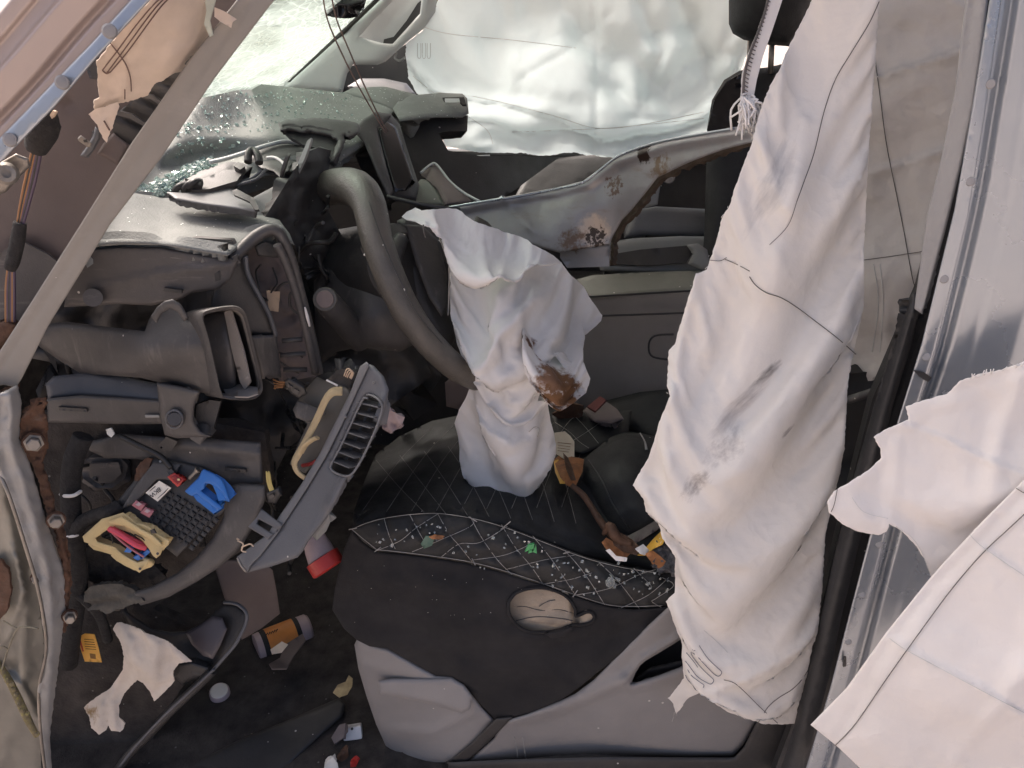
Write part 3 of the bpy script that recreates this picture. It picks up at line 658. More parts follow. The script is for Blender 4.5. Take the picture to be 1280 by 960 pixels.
# bent silver beam across the cabin
m_beamsk = M('dull_silver_beam', (.27,.265,.265), .42, .12, 9, .12, 140, metal=.35)
T = thing('bent_beam', 'bent silver painted metal beam with peeling scuffs lying across the cabin', 'metal beam', P(740,335,1.35))
BM = sheet('skin', T, m_beamsk, "530,266 545,260 596,252 623,247 627,244 632,246 697,234 729,226 751,210 772,194 799,183 836,173 917,159 960,153 962,176 936,179 905,187 880,196 859,204 822,222 804,245 790,262 777,276 766,296 762,306 700,316 640,300 560,280",
      [(540,265,1.42),(627,246,1.40),(697,234,1.38),(772,194,1.32),(836,173,1.24),(936,158,1.10),(936,180,1.08),(822,222,1.24),(766,296,1.30),(650,290,1.35),(720,270,1.32)], th=.006,
      ridges=[("545,266 627,250 697,240 735,230 772,202 836,181 936,164", .012, 6), ("627,244 640,262 668,290", .005, 6, 'c'), ("668,262 700,258 740,240", .003, 8, 'c'), ("700,250 760,260 790,240", .004, 18)], nz=(.0015, 24), step=4, edge=(.004,3), seed=2)
sheet('underside_lip', T, M('dirty_brown_metal', (.07,.05,.036), .8, .4, 40, .5, 160), "962,170 936,176 905,184 880,193 859,201 822,219 804,242 790,259 777,273 764,296 762,334 766,331 768,302 780,280 795,266 808,249 824,226 861,208 902,192 936,184 962,181", [(936,180,1.13),(822,225,1.29),(766,300,1.35),(767,332,1.33),(860,206,1.23)], th=.008, nz=(.004,9), jag=1.2, step=5)
BMP = sheet('end_plate', T, m_beamsk, "700,308 762,304 761,333 709,335 700,322", [(700,308,1.335),(762,304,1.315),(709,335,1.325),(761,333,1.305)], th=.006, ridges=[("700,312 762,308", .005, 4)])

def bp(x, y): return tuple(BM.pt(x, y))
m_worn = M('scuffed_silver_beam', (.27,.265,.265), .42, .12, 9, .12, 140, metal=.35, dust=.35, dustcol=(.24,.195,.165), streak=((.20,.15,.12), .6, (14, 14, 40)),
   stains=((bp(742,288), .045, (.46,.38,.31), 70, .20, .34), (bp(744,296), .05, (.045,.03,.02), 150, .40, .47), (bp(802,192), .045, (.03,.018,.014), 70, .36, .42), (bp(716,304), .06, (.15,.10,.07), 80, .34, .50), (bp(768,232), .06, (.12,.08,.06), 120, .46, .54), (bp(826,212), .06, (.18,.13,.09), 90, .40, .54)))
BM.o.data.materials[0] = m_worn; BMP.o.data.materials[0] = m_worn
line_on(BM, 'rim_highlight', T, m_paint, "540,263 596,253.5 624,249 628,246 634,248 697,236 729,228 751,212 772,196 799,185 836,175 917,161", r=.0026, lift=.001)  # pale tube stands in for the highlight along the upper edge
# ================================================================ DASHBOARD (far and middle parts)
T = thing('dashboard', 'dusty grey dashboard with broken instrument hood and open side duct', 'dashboard', P(300,480,1.15))
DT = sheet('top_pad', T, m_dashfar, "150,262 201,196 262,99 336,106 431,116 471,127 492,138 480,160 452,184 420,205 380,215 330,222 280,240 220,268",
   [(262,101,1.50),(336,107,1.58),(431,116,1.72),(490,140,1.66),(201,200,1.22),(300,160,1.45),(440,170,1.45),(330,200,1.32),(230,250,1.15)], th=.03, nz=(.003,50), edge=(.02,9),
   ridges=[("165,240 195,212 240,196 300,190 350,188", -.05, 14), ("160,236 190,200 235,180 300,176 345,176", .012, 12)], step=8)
DASHD = DT
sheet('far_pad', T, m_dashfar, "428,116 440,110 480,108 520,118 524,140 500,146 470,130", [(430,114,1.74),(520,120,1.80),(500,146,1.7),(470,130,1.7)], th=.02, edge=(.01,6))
sheet('far_vent_pod', T, m_dash, "491,136 497,127 515,119 550,116 578,117 584,123 586,142 578,147 545,147 515,150 500,152", [(497,130,1.70),(580,118,1.78),(586,144,1.70),(510,150,1.62)], th=.05, edge=(.012,7))
sheet('pod_slot', T, m_black, "553,122 580,121 583,131 578,131 574,126 556,127", [(553,120,1.715),(583,120,1.72),(570,130,1.70)], th=.004)
sheet('pod_tag', T, m_pgrey, "556,123 574,123 575,128 556,128", [(553,120,1.705),(583,120,1.71),(570,130,1.69)], th=.002)
sheet('pod_under', T, m_black, "505,150 545,147 585,144 584,164 560,164 548,166 560,188 600,195 700,196 640,240 600,262 520,260 505,200", [(505,150,1.68),(585,144,1.74),(600,260,1.62),(520,250,1.55),(690,200,1.9)], th=.03)
sheet('stack_edge', T, m_black, "446,160 470,140 488,142 500,156 512,196 524,232 520,252 490,250 476,230 460,190", [(446,160,1.45),(500,150,1.55),(520,250,1.42),(470,230,1.38)], th=.06, edge=(.015,8))
sheet('stack_screen', T, m_gloss, "474,164 484,152 496,158 506,190 516,222 508,238 494,240 484,205", [(474,164,1.445),(500,160,1.50),(515,225,1.41),(490,240,1.375)], th=.006, edge=(.003,4))
sheet('stack_bezel', T, m_dark, "440,162 452,150 470,139 490,144 484,150 472,160 482,205 492,240 486,248 470,215 456,180", [(446,160,1.43),(490,144,1.50),(490,245,1.36),(470,200,1.385)], th=.01, edge=(.006,5))
# torn hood of the instrument cluster
sheet('torn_hood', T, m_dark, "348,153 357,149 397,147 431,150 446,154 452,160 448,168 440,172 430,170 432,178 428,188 420,200 412,204 416,190 422,176 412,170 400,168 390,165 374,166 362,163 350,165", [(348,153,1.36),(450,158,1.40),(350,165,1.33),(440,172,1.36),(415,200,1.30)], th=.012, edge=(.008,4), jag=1, step=5)
sheet('torn_hood_lining', T, m_black, "352,162 374,165 400,168 424,174 420,196 404,206 396,186 372,178", [(352,165,1.35),(424,174,1.37),(404,206,1.30)], th=.006, jag=1.5)
# cluster shell: long black wedge behind the wheel
sheet('cluster_shell', T, m_black, "322,286 332,270 352,238 368,212 384,190 398,184 414,188 412,208 404,230 410,262 430,300 420,330 384,350 366,300 350,278", [(330,275,1.12),(398,186,1.28),(410,260,1.26),(400,340,1.22),(430,300,1.28)], th=.02, nz=(.012,22), crumple=(.012,22), seed=5, step=6)
CL = sheet('cluster_plate', T, m_vent2, "300,262 318,246 344,232 358,225 362,232 352,248 338,266 328,284 320,270", [(300,262,1.12),(360,225,1.24),(328,284,1.10),(330,240,1.2)], th=.008, edge=(.004,4), step=5)
sheet('cluster_blade', T, m_grey, "353,234 360,224 366,214 374,200 384,176 389,172 388,178 380,200 371,218 362,236", [(353,234,1.22),(388,174,1.24),(362,236,1.21)], th=.004, step=4)
sheet('cluster_tab', T, m_dark, "352,228 364,192 360,196 354,214", [(352,228,1.21),(364,192,1.22),(354,214,1.20)], th=.004, step=4)
sheet('cluster_lens', T, m_black, "318,186 352,177 378,179 392,184 388,196 372,204 366,216 352,224 342,214 326,210 310,200", [(318,186,1.34),(390,184,1.38),(352,224,1.22),(310,200,1.30)], th=.01, edge=(.004,4), step=5)
tube('cluster_rim', T, m_pgrey, T3("262,203,1.24 280,199,1.26 300,193,1.29 320,186,1.32 340,180,1.35 356,177,1.37 376,180,1.38"), .0035, 6)
tube('wire_loop', T, m_white, T3("334,197,1.28 344,197,1.27 354,204,1.25 356,212,1.24"), .0025, 6)
sheet('cluster_cover', T, m_dark, "218,232 250,214 286,202 300,203 316,208 310,214 296,226 262,234 240,238 226,236", [(218,232,1.14),(300,203,1.25),(316,208,1.24),(250,236,1.14)], th=.02, edge=(.006,5), ridges=[("226,230 282,211", .01, 8)], step=5)
sheet('cluster_cover_face', T, m_dark, "232,232 282,212 306,212 296,226 262,236 240,238", [(232,232,1.11),(300,212,1.19),(262,238,1.10)], th=.006, step=6)
sheet('hook_base', T, m_black, "292,207 298,202 306,208 300,212", [(292,207,1.18),(306,208,1.18),(300,202,1.19)], th=.01, step=3)
sheet('reddish_clip', T, m_rust, "305,200 310,195 313,202 306,204", 1.2, th=.008, step=3)
tube('clip_post', T, m_black, T3("310,203,1.19 311,192,1.2 316,188,1.21 322,194,1.2 324,204,1.19"), .006, 8)
for k, (a, b) in enumerate(((232, 232), (244, 229), (250, 227))):
    tube('latch_tooth', T, m_black, T3(f"{a-14},{b+8},1.10 {a-8},{b+1},1.10 {a},{b},1.11 {a-2},{b+7},1.10"), .005, 6)
sheet('inner_frame', T, m_vent2, "208,240 230,241 262,236 282,232 300,240 318,250 325,260 322,266 300,262 260,257 220,250", [(208,240,1.08),(282,232,1.14),(325,260,1.08),(240,250,1.07)], th=.012, edge=(.005,4), ridges=[("294,240 320,252", -.006, 3)], step=5)
sheet('frame_notch', T, m_black, "290,238 296,236 318,248 324,262 318,262 312,252 292,243", [(290,238,1.09),(324,262,1.06),(318,246,1.08)], th=.004, step=4)
for s in ("300,228,1.17 316,222,1.18 328,213,1.19", "294,232,1.15 320,224,1.17 332,212,1.19"): tube('thin_rod', T, m_vent, T3(s), .0025, 6)
# near end pad and end panel
NP = sheet('near_pad', T, m_dash, "102,318 112,300 138,270 166,240 201,245 235,250 290,258 322,265 349,275 362,292 368,306 352,300 338,293 320,295 302,308 285,320 258,316 235,312 201,306 150,306 116,309",
   [(166,240,1.10),(235,250,1.13),(322,265,1.14),(349,275,1.12),(116,300,.975),(201,298,.985),(260,304,.99),(300,300,1.02),(372,320,1.05),(110,316,.945),(201,308,.945),(283,320,.955),(345,290,1.06)], th=.02, edge=(.012,7), step=6)
sheet('end_backing', T, m_brown, "90,370 104,314 130,290 290,300 300,320 280,350", 1.0, th=.01, step=12)
EP = sheet('end_panel', T, m_brown, "80,384 84,350 96,326 112,312 150,309 201,309 235,315 258,319 284,323 300,318 296,332 288,350 272,362 240,366 226,374 190,382 150,380 118,382",
   [(90,370,.965),(110,312,.965),(282,322,.975),(270,360,.972),(180,380,.96)], th=.012, ridges=[("120,356 200,340 284,329", .005, 5, "s")], edge=(.005,4), step=6)
for s in ("205,360 228,363 227,367 204,364", "107,369 124,372 122,377 108,374", "289,322 296,318 298,326 290,328", "268,342 275,338 275,350 269,352"):
    sheet('slot', T, m_black, s, .958 if float(s[:3]) < 250 else .972, th=.004, step=4)
tube('boss', T, m_brown, [P(116,372,.962), P(116,372,.945)], .012, 12)
# side vent surround: a D-shaped frame with a hollow inside
tube('vent_surround', T, m_dark, T3("284,334,.98 300,314,1.0 320,296,1.02 340,287,1.03 354,300,1.035 366,330,1.04 378,376,1.045 390,424,1.05 400,468,1.06"), [.007,.008,.009,.008,.0075,.007,.007,.007,.006], 10)
tube('surround_lip', T, m_brown, T3("346,306,1.02 356,326,1.025 368,360,1.03 378,396,1.035 388,436,1.04 394,466,1.05"), .006, 8)
sheet('hollow_back', T, m_kraft, "300,330 318,304 346,300 362,330 376,380 390,430 398,470 350,478 330,430", [(300,330,1.09),(346,300,1.12),(398,470,1.12),(340,460,1.09)], th=.01, nz=(.010,18), crumple=(.012,22), step=5, seed=8)
sheet('hollow_plate', T, m_black, "268,352 284,332 306,318 309,340 320,362 336,392 346,420 312,418 286,420 262,392", [(268,352,.985),(306,318,1.01),(346,420,1.02),(270,400,.985)], th=.006, edge=(.004,4))
tube('plate_lip', T, m_vent, T3("307,320,1.0 310,342,1.0 322,366,1.005 336,392,1.01 345,420,1.015"), .0035, 6)
sheet('hollow_box', T, m_dark, "312,420 346,418 352,472 328,474 320,446", [(312,420,.99),(346,418,1.015),(352,472,1.02),(325,470,1.0)], th=.02, edge=(.004,4))
for s in ("352,426,1.03 378,424,1.04", "350,444,1.03 382,442,1.04", "354,462,1.04 384,462,1.05"): tube('cross_rib', T, m_dark, T3(s), .004, 6)
sheet('cavity_lid', T, m_dark, "318,308 332,302 346,306 352,322 340,322 322,320", [(318,308,1.04),(352,310,1.06),(340,322,1.05)], th=.006, edge=(.003,3))
sheet('paper_label', T, m_paper, "333,363 350,365 348,390 336,388", [(333,363,1.06),(350,365,1.065),(342,390,1.06)], th=.0015, nz=(.002,8), step=4)
tube('chipped_edge', T, m_white, T3("381,384,1.028 384,396,1.03 387,408,1.032"), [.0012,.0025,.0012], 5)
# air duct
T2 = thing('air_duct', 'dark plastic air duct with open rectangular mouth at the dashboard end', 'air duct', P(200,495,.95))
sheet('duct_body', T2, m_dark, "40,420 62,404 84,402 130,408 181,414 186,400 196,384 215,376 226,384 235,399 252,394 268,386 284,390 292,430 296,480 282,498 249,490 215,482 175,472 101,467 76,452 50,434",
   [(45,428,.99),(84,403,.985),(101,465,.985),(180,440,.925),(190,390,.96),(260,392,.945),(282,496,.93),(215,480,.95),(140,414,.96),(140,470,.96),(230,440,.92)], th=.03, edge=(.010,7), step=6)
ring = catmull(L("252,395 262,387 290,383 303,388 309,402 318,440 327,478 325,492 312,499 284,498 276,492 268,460 260,424"), True, 4)
cx, cy = np.mean([p for p in ring], axis=0)
def rg(k, dx, dy, Y, yx=0.0): return [P(cx+(p[0]-cx)*k+dx, cy+(p[1]-cy)*k+dy, Y+yx*(p[0]-cx)) for p in ring]
loft('duct_mouth', T2, m_dark, [rg(.97,-22,-1,.965,.0002), rg(1.0,-6,0,.925,.0004), rg(1.02,0,0,.900,.0005), rg(1.0,1,0,.897,.0005), rg(.94,0,0,.899,.0005), rg(.92,-1,0,.905,.0005)], caps=(True, False))
loft('lit_duct_inside', T2, m_taupe, [rg(.925,-1,0,.903,.0005), rg(.90,-5,-1,.93,.0005), rg(.84,-14,-2,1.0,.0004)], caps=(False, True))  # paler inner walls: light falling into the mouth is put into the colour
sheet('duct_vane', T2, m_taupe, "280,390 288,388 304,440 312,478 306,488 300,478 290,440", [(282,392,.925),(312,480,.915),(290,440,.925)], th=.003, step=5)
sheet('duct_lower_wall', T2, m_taupe, "278,484 300,480 322,484 322,492 310,496 284,495", [(278,488,.925),(322,488,.91),(300,480,.94)], th=.002, step=5)
sheet('duct_bracket', T2, m_dark, "188,396 196,384 206,376 216,374 226,380 236,397 230,402 222,390 212,386 202,392 196,404", .915, th=.006, edge=(.003,3), step=4)
# crossbeam under the duct
T3_ = thing('dash_crossbeam', 'ribbed dark plastic carrier under the air duct with a bolt boss', 'bracket', P(150,545,.97))
sheet('upper_rail', T3_, m_vent, "57,480 67,470 111,466 160,472 200,480 204,502 150,498 100,495 60,500", [(57,480,.96),(111,466,.985),(200,480,.97),(60,500,.955),(200,502,.95)], th=.01, edge=(.006,5), step=6)
sheet('lower_rail', T3_, m_dark, "58,498 100,494 204,500 206,530 150,530 60,528", [(58,500,.95),(204,502,.945),(60,528,.95),(206,530,.945)], th=.01, edge=(.004,4), step=6)
sheet('rail_slot', T3_, m_black, "73,509 108,511 109,515 74,513", .945, th=.004, step=4)
sheet('rail_mark', T3_, m_grey, "181,519 199,519 199,522 182,522", .941, th=.002, step=4)
sheet('clip_arm', T3_, m_dark, "196,478 222,482 250,489 243,508 242,526 250,538 264,546 222,548 206,544 200,520", [(196,478,.935),(250,489,.93),(206,545,.93),(264,546,.93)], th=.02, edge=(.005,5), step=5)
tube('boss_ring', T3_, m_vent, [P(218+10*math.cos(a), 524+11*math.sin(a), .926) for a in np.linspace(0, 2*math.pi, 14)], .002, 6)
rev('boss', T3_, m_dark, P(218,524,.93), P(218,524,.918), [(0,.011),(1,.009)], 14)
sheet('clip_wall', T3_, m_black, "246,506 262,500 276,502 264,546 250,538 244,524", [(246,506,.955),(276,502,.96),(260,546,.95)], th=.01, step=5)
sheet('scuff_tag', T3_, m_pgrey, "132,537 139,535 143,543 139,547 134,543", .955, th=.002, step=3)
# under-dash black backing so that the dashboard has a body behind its broken skin
sheet('dash_core', T, m_black, "60,400 150,300 300,300 380,300 440,330 520,420 540,470 470,520 360,560 330,620 200,600 90,560", [(60,400,1.08),(300,300,1.2),(440,330,1.3),(540,470,1.3),(330,600,1.12),(90,560,1.06)], th=.08, nz=(.03,40), crumple=(.03,50), step=12, seed=9)

# ================================================================ NEAR FRONT PILLAR, upper left
TR = thing('side_rail', 'silver painted door frame rail with row of clips, upper left corner', 'door frame', P(0,260,.74))
patch('rail_skin', TR, m_railpnt, "-90,288 0,203 69,132 124,68 188,-1 250,-66", (-100,-96), [.735,.738,.745,.752,.758,.762], [(0,0),(.02,.003),(.22,.004),(.25,-.003),(.28,-.002),(.33,.005),(.58,.010),(.62,.005),(.74,.004),(.78,.009),(.92,.010),(1,.0)])
sheet('rail_flange', TR, m_paint, "-70,264 0,204 69,133 124,69 188,0 226,-42 214,-46 168,-6 112,56 52,118 -8,180 -70,240", [(0,200,.728),(188,-2,.748),(60,120,.731),(50,110,.733)], th=.004, edge=(.002,3), step=6)
for (x, y) in ((137,39),(78,103),(13,175)):
    D_ = .722; n = (P(x,y,D_)-P(x,y,D_+.01)).normalized()
    b = rev('clip', TR, m_clip, P(x,y,.730), P(x,y,.7245), [(0,.0065),(.55,.0062),(.9,.005),(1,.003)], 16)
    tube('clip_ring', b, m_clip, [P(x+7*math.cos(a), y+7*math.sin(a), .7275) for a in np.linspace(0, 2*math.pi, 16)], .001, 5)
sheet('hinge_plate', TR, m_steel, "-20,212 0,203 20,192 36,198 38,208 26,220 8,240 -20,250", [(0,203,.75),(38,205,.76),(0,245,.755)], th=.006, edge=(.003,4), step=5)
rev('hinge_bolt', TR, m_steel, P(8,217,.748), P(8,217,.738), [(0,.011),(.5,.011),(.8,.008),(.81,.004),(.5,.004)], 18)

TP = thing('front_pillar', 'grey primed inner flange of the front pillar with broken weld at its foot', 'pillar', P(10,485,.84))
sheet('flange', TP, m_pillar, "340,-50 296,0 235,77 200,128 165,178 101,280 37,381 -14,460 -14,486 4,481 20,484 27,474 44,440 60,408 98,346 138,280 201,198 269,97 343,0 376,-46",
   [(310,0,.872),(200,150,.858),(110,290,.845),(10,460,.835),(216,170,.862),(343,0,.878),(130,290,.85)], th=.010, edge=(.0015,2.5), step=5, ridges=[("350,-48 310,6 244,96 176,192 112,290 44,396 0,462", -.0018, 3)])
sheet('torn_tape', TP, m_cream, "268,9 280,14 296,24 291,27 289,35 277,28 268,21", [(268,9,.855),(296,24,.858),(289,35,.857)], th=.001, step=4, nz=(.001,8))
sheet('weld_tear', TP, m_rust, "0,488 8,484 20,484 24,480 20,490 8,494", .84, th=.004, step=4, jag=.8)

TB = thing('pillar_lining', 'brown lining panel inside the front pillar behind loose wires', 'trim', P(60,420,.9))
sheet('panel', TB, m_brownpan, "-20,190 60,120 130,60 200,-20 330,-20 300,20 240,90 170,190 110,285 50,385 0,450 -20,470", [(60,160,.915),(0,430,.9),(250,20,.925),(130,260,.92)], th=.008, step=10, ridges=[("24,300 50,312 76,338", -.006, 4), ("24,330 64,352", -.004, 3), ("84,122 94,132", -.008, 4)])
sheet('lower_fold', TB, m_brown, "-20,330 24,300 60,318 82,336 40,396 -20,470", [(0,340,.89),(70,335,.9),(0,440,.885)], th=.004, step=7)
sheet('seam_gap', TB, m_black, "106,80 122,70 126,80 124,100 112,98", .9, th=.004, step=4)
TK = thing('ribbed_bracket', 'black ribbed bracket between cream cloth and grey front pillar', 'bracket', P(150,190,.89))
KB = sheet('plate', TK, m_black, "140,166 142,148 172,119 190,110 197,98 216,92 222,84 246,64 238,78 200,130 166,181 158,182", [(140,166,.895),(200,110,.9),(240,70,.905),(165,180,.9)], th=.006, step=5,
   ridges=[("143,140 184,158", -.010, 5), ("170,118 202,134", -.010, 5), ("196,98 220,108", -.008, 4)])
for s in ("146,144 162,148 180,158 182,154 164,143 150,139", "173,121 188,124 203,134 205,129 190,119 177,117"): sheet('rib', TK, m_dark, s, [(146,144,.885),(205,129,.893),(180,158,.89)], th=.006, step=4)
sheet('brown_tab', TK, m_rust if False else m_brownpan, "121,192 130,178 142,166 152,174 162,181 148,206 136,200", [(121,192,.887),(162,181,.89),(142,166,.89),(148,206,.885)], th=.01, edge=(.004,4), step=5)
TC = thing('pillar_clip', 'small dark bracket arm with a bright metal clip on the brown panel', 'clip', P(105,195,.89))
sheet('arm', TC, m_vent, "119,158 125,164 124,174 116,190 108,197 100,195 110,181 116,170", [(119,158,.882),(125,170,.882),(100,195,.878)], th=.008, edge=(.003,3), step=4)
sheet('spring_clip', TC, m_steel, "97,173 101,169 115,179 113,184 109,184 98,176", .872, th=.004, edge=(.001,2), step=3)
sheet('clip_hole', TC, m_black, "104,175 108,174 109,178 105,178", .8705, th=.001, step=2)

TF = thing('curtain_tail', 'cream torn airbag tail stitched in brown hanging from the upper left rail', 'airbag', P(140,130,.87))
CF = sheet('cloth', TF, m_cream, "196,-30 188,0 181,7 160,28 138,54 121,77 122,100 124,122 117,126 118,138 132,133 148,129 160,127 185,118 192,104 205,100 215,92 226,90 232,89 231,79 238,70 249,64 258,54 264,44 258,32 256,26 263,16 262,2 268,-30",
   [(190,0,.80),(262,0,.87),(130,90,.84),(225,88,.875),(140,130,.855),(190,60,.84)], th=.0015, step=5, nz=(.004,40), jag=.7, rk=.6, cloth=dict(levels=[(20,.03,50)], dir=(-.3,1)), ridges=[("190,20 170,60 150,110", .006, 16), ("230,10 220,60 190,100", .006, 14), ("120,128 185,112", .004, 6)])
F2 = sheet('cloth_flap', TF, m_cream, "111,143 116,139 118,137 148,128 149,133 144,146 140,160 133,178 128,172 121,156", [(111,143,.845),(148,129,.845),(133,178,.85)], th=.0015, step=4, jag=.6, nz=(.003,15))
sheet('cloth_edge', TF, M('pale_green_cloth', (.5,.54,.47), .9, .1, 12, .2, 600), "256,0 266,-10 272,-10 266,12 262,26 266,44 262,46 255,30 258,14", .862, th=.002, step=4)
for s in ("204,-4 192,6 170,32 148,62 128,88", "208,-4 196,8 176,34 154,64 133,92", "213,-4 200,10 182,34 160,64 138,90"):
    line_on(CF, 'stitching', TF, m_brthread, s, r=0.0006, lift=.0008)
line_on(CF, 'stitching', TF, m_brthread, "128,88 133,92 138,90", r=0.00075)
line_on(CF, 'loose_thread', TF, m_brthread, "138,54 149,68 158,82 163,98 164,114", r=.0007, lift=.003)
line_on(CF, 'loose_thread', TF, m_brthread, "156,112 156,124", r=.0006)
line_on(F2, 'loose_thread', TF, m_brthread, "130,151 137,163", r=.0009)

TW = thing('pillar_harness', 'wiring harness in black tape running down inside the front pillar', 'wiring', P(14,405,.87))
tube('tape_wrap', TW, m_tape, T3("64,138,.85 58,150,.845 52,166,.845 45,186,.85"), [.006,.015,.016,.011], 10)
for i, (dx, m) in enumerate(((-4, m_wirer), (-2, m_wirek), (0, m_wirer), (2, m_wirep), (4, m_wirek), (6, m_wirep))):
    tube('wire', TW, m, T3(f"{46+dx},184,.85 {38+dx*1.2},220,.855 {30+dx},255,.86 {24+dx*.6},284,.86"), .0019, 6)
tube('tape_wrap', TW, m_tape, T3("25,278,.86 22,300,.858 16,326,.855 12,336,.855"), [.007,.008,.008,.006], 10)
for i, (dx, m) in enumerate(((-5, m_wirer), (-3, m_wirep), (-1, m_wirek), (1, m_wirep), (3, m_wirer), (5, m_wirep))):
    tube('wire', TW, m, T3(f"{14+dx*.6},332,.856 {13+dx},360,.86 {13+dx},402,.865"), .0019, 6)
sheet('plug', TW, m_rust, "-10,404 10,400 22,406 18,420 -10,446", .862, th=.02, edge=(.006,6), step=5)
sheet('torn_foam', TW, m_paper, "58,150 66,138 70,140 64,150", .838, th=.004, step=3)

# ---------------------------------------------------------------- hinge pillar and outside of the door opening, lower left
TH = thing('hinge_pillar', 'buckled grey hinge pillar edge at the left of the door opening', 'pillar', P(60,960,.8))
sheet('buckled_edge', TH, m_hinge, "0,492 8,488 22,481 27,500 24,548 38,581 49,619 60,657 72,690 81,711 84,740 81,765 76,808 70,857 62,922 66,975 56,975 53,944 50,905 47,862 53,845 58,808 52,775 49,743 40,712 32,684 22,652 11,619 4,600 -4,586 -14,560 -14,500",
   [(0,520,.80),(24,520,.82),(49,640,.82),(20,650,.79),(81,740,.83),(50,760,.79),(66,960,.82),(50,930,.80)], th=.006, step=5, edge=(.004,4), nz=(.004,24), ridges=[("12,495 14,560 40,640 62,720 66,800 58,900", .008, 6)], jag=.6)
tube('bright_lip', TH, m_steel, T3("-4,586,.795 11,619,.785 32,684,.785 49,743,.785 58,808,.79 49,860,.795 50,905,.79 54,944,.79 58,975,.79"), .0022, 6)
sheet('rust_seam', TH, m_rust, "57,497 46,498 36,507 25,526 24,550 28,566 40,580 48,602 53,624 62,648 72,667 78,700 80,730 76,760 76,790 82,792 86,760 88,722 82,680 79,664 70,640 68,622 60,600 54,578 60,560 60,530 56,512 60,503", [(40,500,.825),(30,560,.825),(70,650,.828),(84,780,.83),(60,560,.84)], th=.010, step=4, nz=(.005,8), jag=1.0, edge=(.004,4))
for (x, y, r) in ((42,553,.0085),(70,650,.0075),(87,770,.0065),(44,722,.004)):
    a = P(x,y,.822 if x != 44 else .80); v = V3((.55,-.8,.15)).normalized()
    b = rev('bolt', TH, m_steel, a, a+v*.014, [(0,r*1.35),(.25,r*1.35),(.26,r),(.9,r),(1,r*.8)], 6)
    rev('washer', b, m_rust, a-v*.001, a+v*.003, [(0,r*1.6),(1,r*1.5)], 18)

TD = thing('outer_fender', 'crumpled dull grey-green fender metal at the far left edge', 'fender', P(10,960,.78))
sheet('crumpled_skin', TD, m_fender, "-30,480 0,490 -4,586 8,620 30,684 47,743 56,808 48,862 50,905 52,975 -30,975", [(0,500,.815),(-20,700,.80),(40,740,.815),(0,960,.80),(48,900,.815)], th=.005, step=5, nz=(.005,45), crumple=(.006,50), ridges=[("-10,500 -2,600 20,690 30,760 28,850", .010, 9), ("20,690 30,740 12,800", .012, 8, 's'), ("-10,820 30,860 50,900", .012, 8, 's')], seed=6)
sheet('torn_hole', TD, m_rust, "-20,706 0,700 10,712 14,740 8,766 -2,776 -20,780", .79, th=.004, step=5, jag=1)
TD2 = thing('lichen_branch', 'broken twig with yellow-green lichen resting against the fender', 'branch', P(46,920,.76))
tube('stem', TD2, m_branch, T3("-8,822,.775 8,845,.77 22,872,.765 34,898,.76 46,920,.758"), [.0035,.0045,.005,.005,.0035], 8)
for s in ("2,838,.77 10,812,.765 22,786,.76 36,784,.757 48,786,.756", "22,786,.76 14,782,.76 4,776,.76", "10,812,.765 2,808,.76 -6,818,.76"): tube('twig', TD2, m_twig, T3(s), .0012, 5)
rl = random.Random(5)
for i in range(16):
    t = rl.random(); a = P(8+38*t+rl.uniform(-3,3), 845+75*t+rl.uniform(-3,3), .762-.004*t)
    rev('lichen_tuft', TD2, m_branch, a, a+V3((0,-.003,.002)), [(0,.003),(.5,.0035),(1,.001)], 6)

# ================================================================ FOOTWELL SIDE, lower left
TKP = thing('kick_panel', 'black carpeted side panel of the driver footwell', 'panel', P(150,960,1.0))
KP = sheet('carpet', TKP, m_carpet, "40,520 110,500 330,540 340,600 300,690 190,760 250,792 268,800 200,900 170,985 40,985 70,800 60,650", [(60,560,.99),(330,560,1.02),(80,950,.97),(180,950,.98),(250,800,1.02)], th=.02, step=9, nz=(.008,50), ridges=[("190,500 170,600 120,640", .01, 20)])
sheet('hole_cup', TKP, m_brown, "100,580 112,572 150,572 160,582 156,598 140,610 120,610 104,598", .985, th=.01, step=6, ridges=[("104,598 122,612 142,612 158,598", .01, 4)])
sheet('hole_cup_bottom', TKP, m_brown, "112,580 148,578 152,592 138,604 122,604 112,596", .975, th=.004, step=6)
sheet('upper_shelf', TKP, m_dark, "96,556 150,542 206,546 264,548 326,553 329,604 300,612 268,606 232,590 200,578 172,574 130,572", [(96,556,.985),(326,553,.95),(329,604,.94),(172,574,.965)], th=.012, edge=(.005,5), step=6, ridges=[("225,556 326,568", .006, 5)])
sheet('shelf_slot', TKP, m_black, "281,585 307,587 307,591 281,589", .941, th=.004, step=4)
tube('cable', TKP, m_wirek, T3("150,545,.96 172,556,.95 200,570,.945 214,585,.94"), .004, 6)
sheet('side_tab', TKP, m_black, "198,556 208,546 222,552 214,564 202,562", .95, th=.006, step=4)

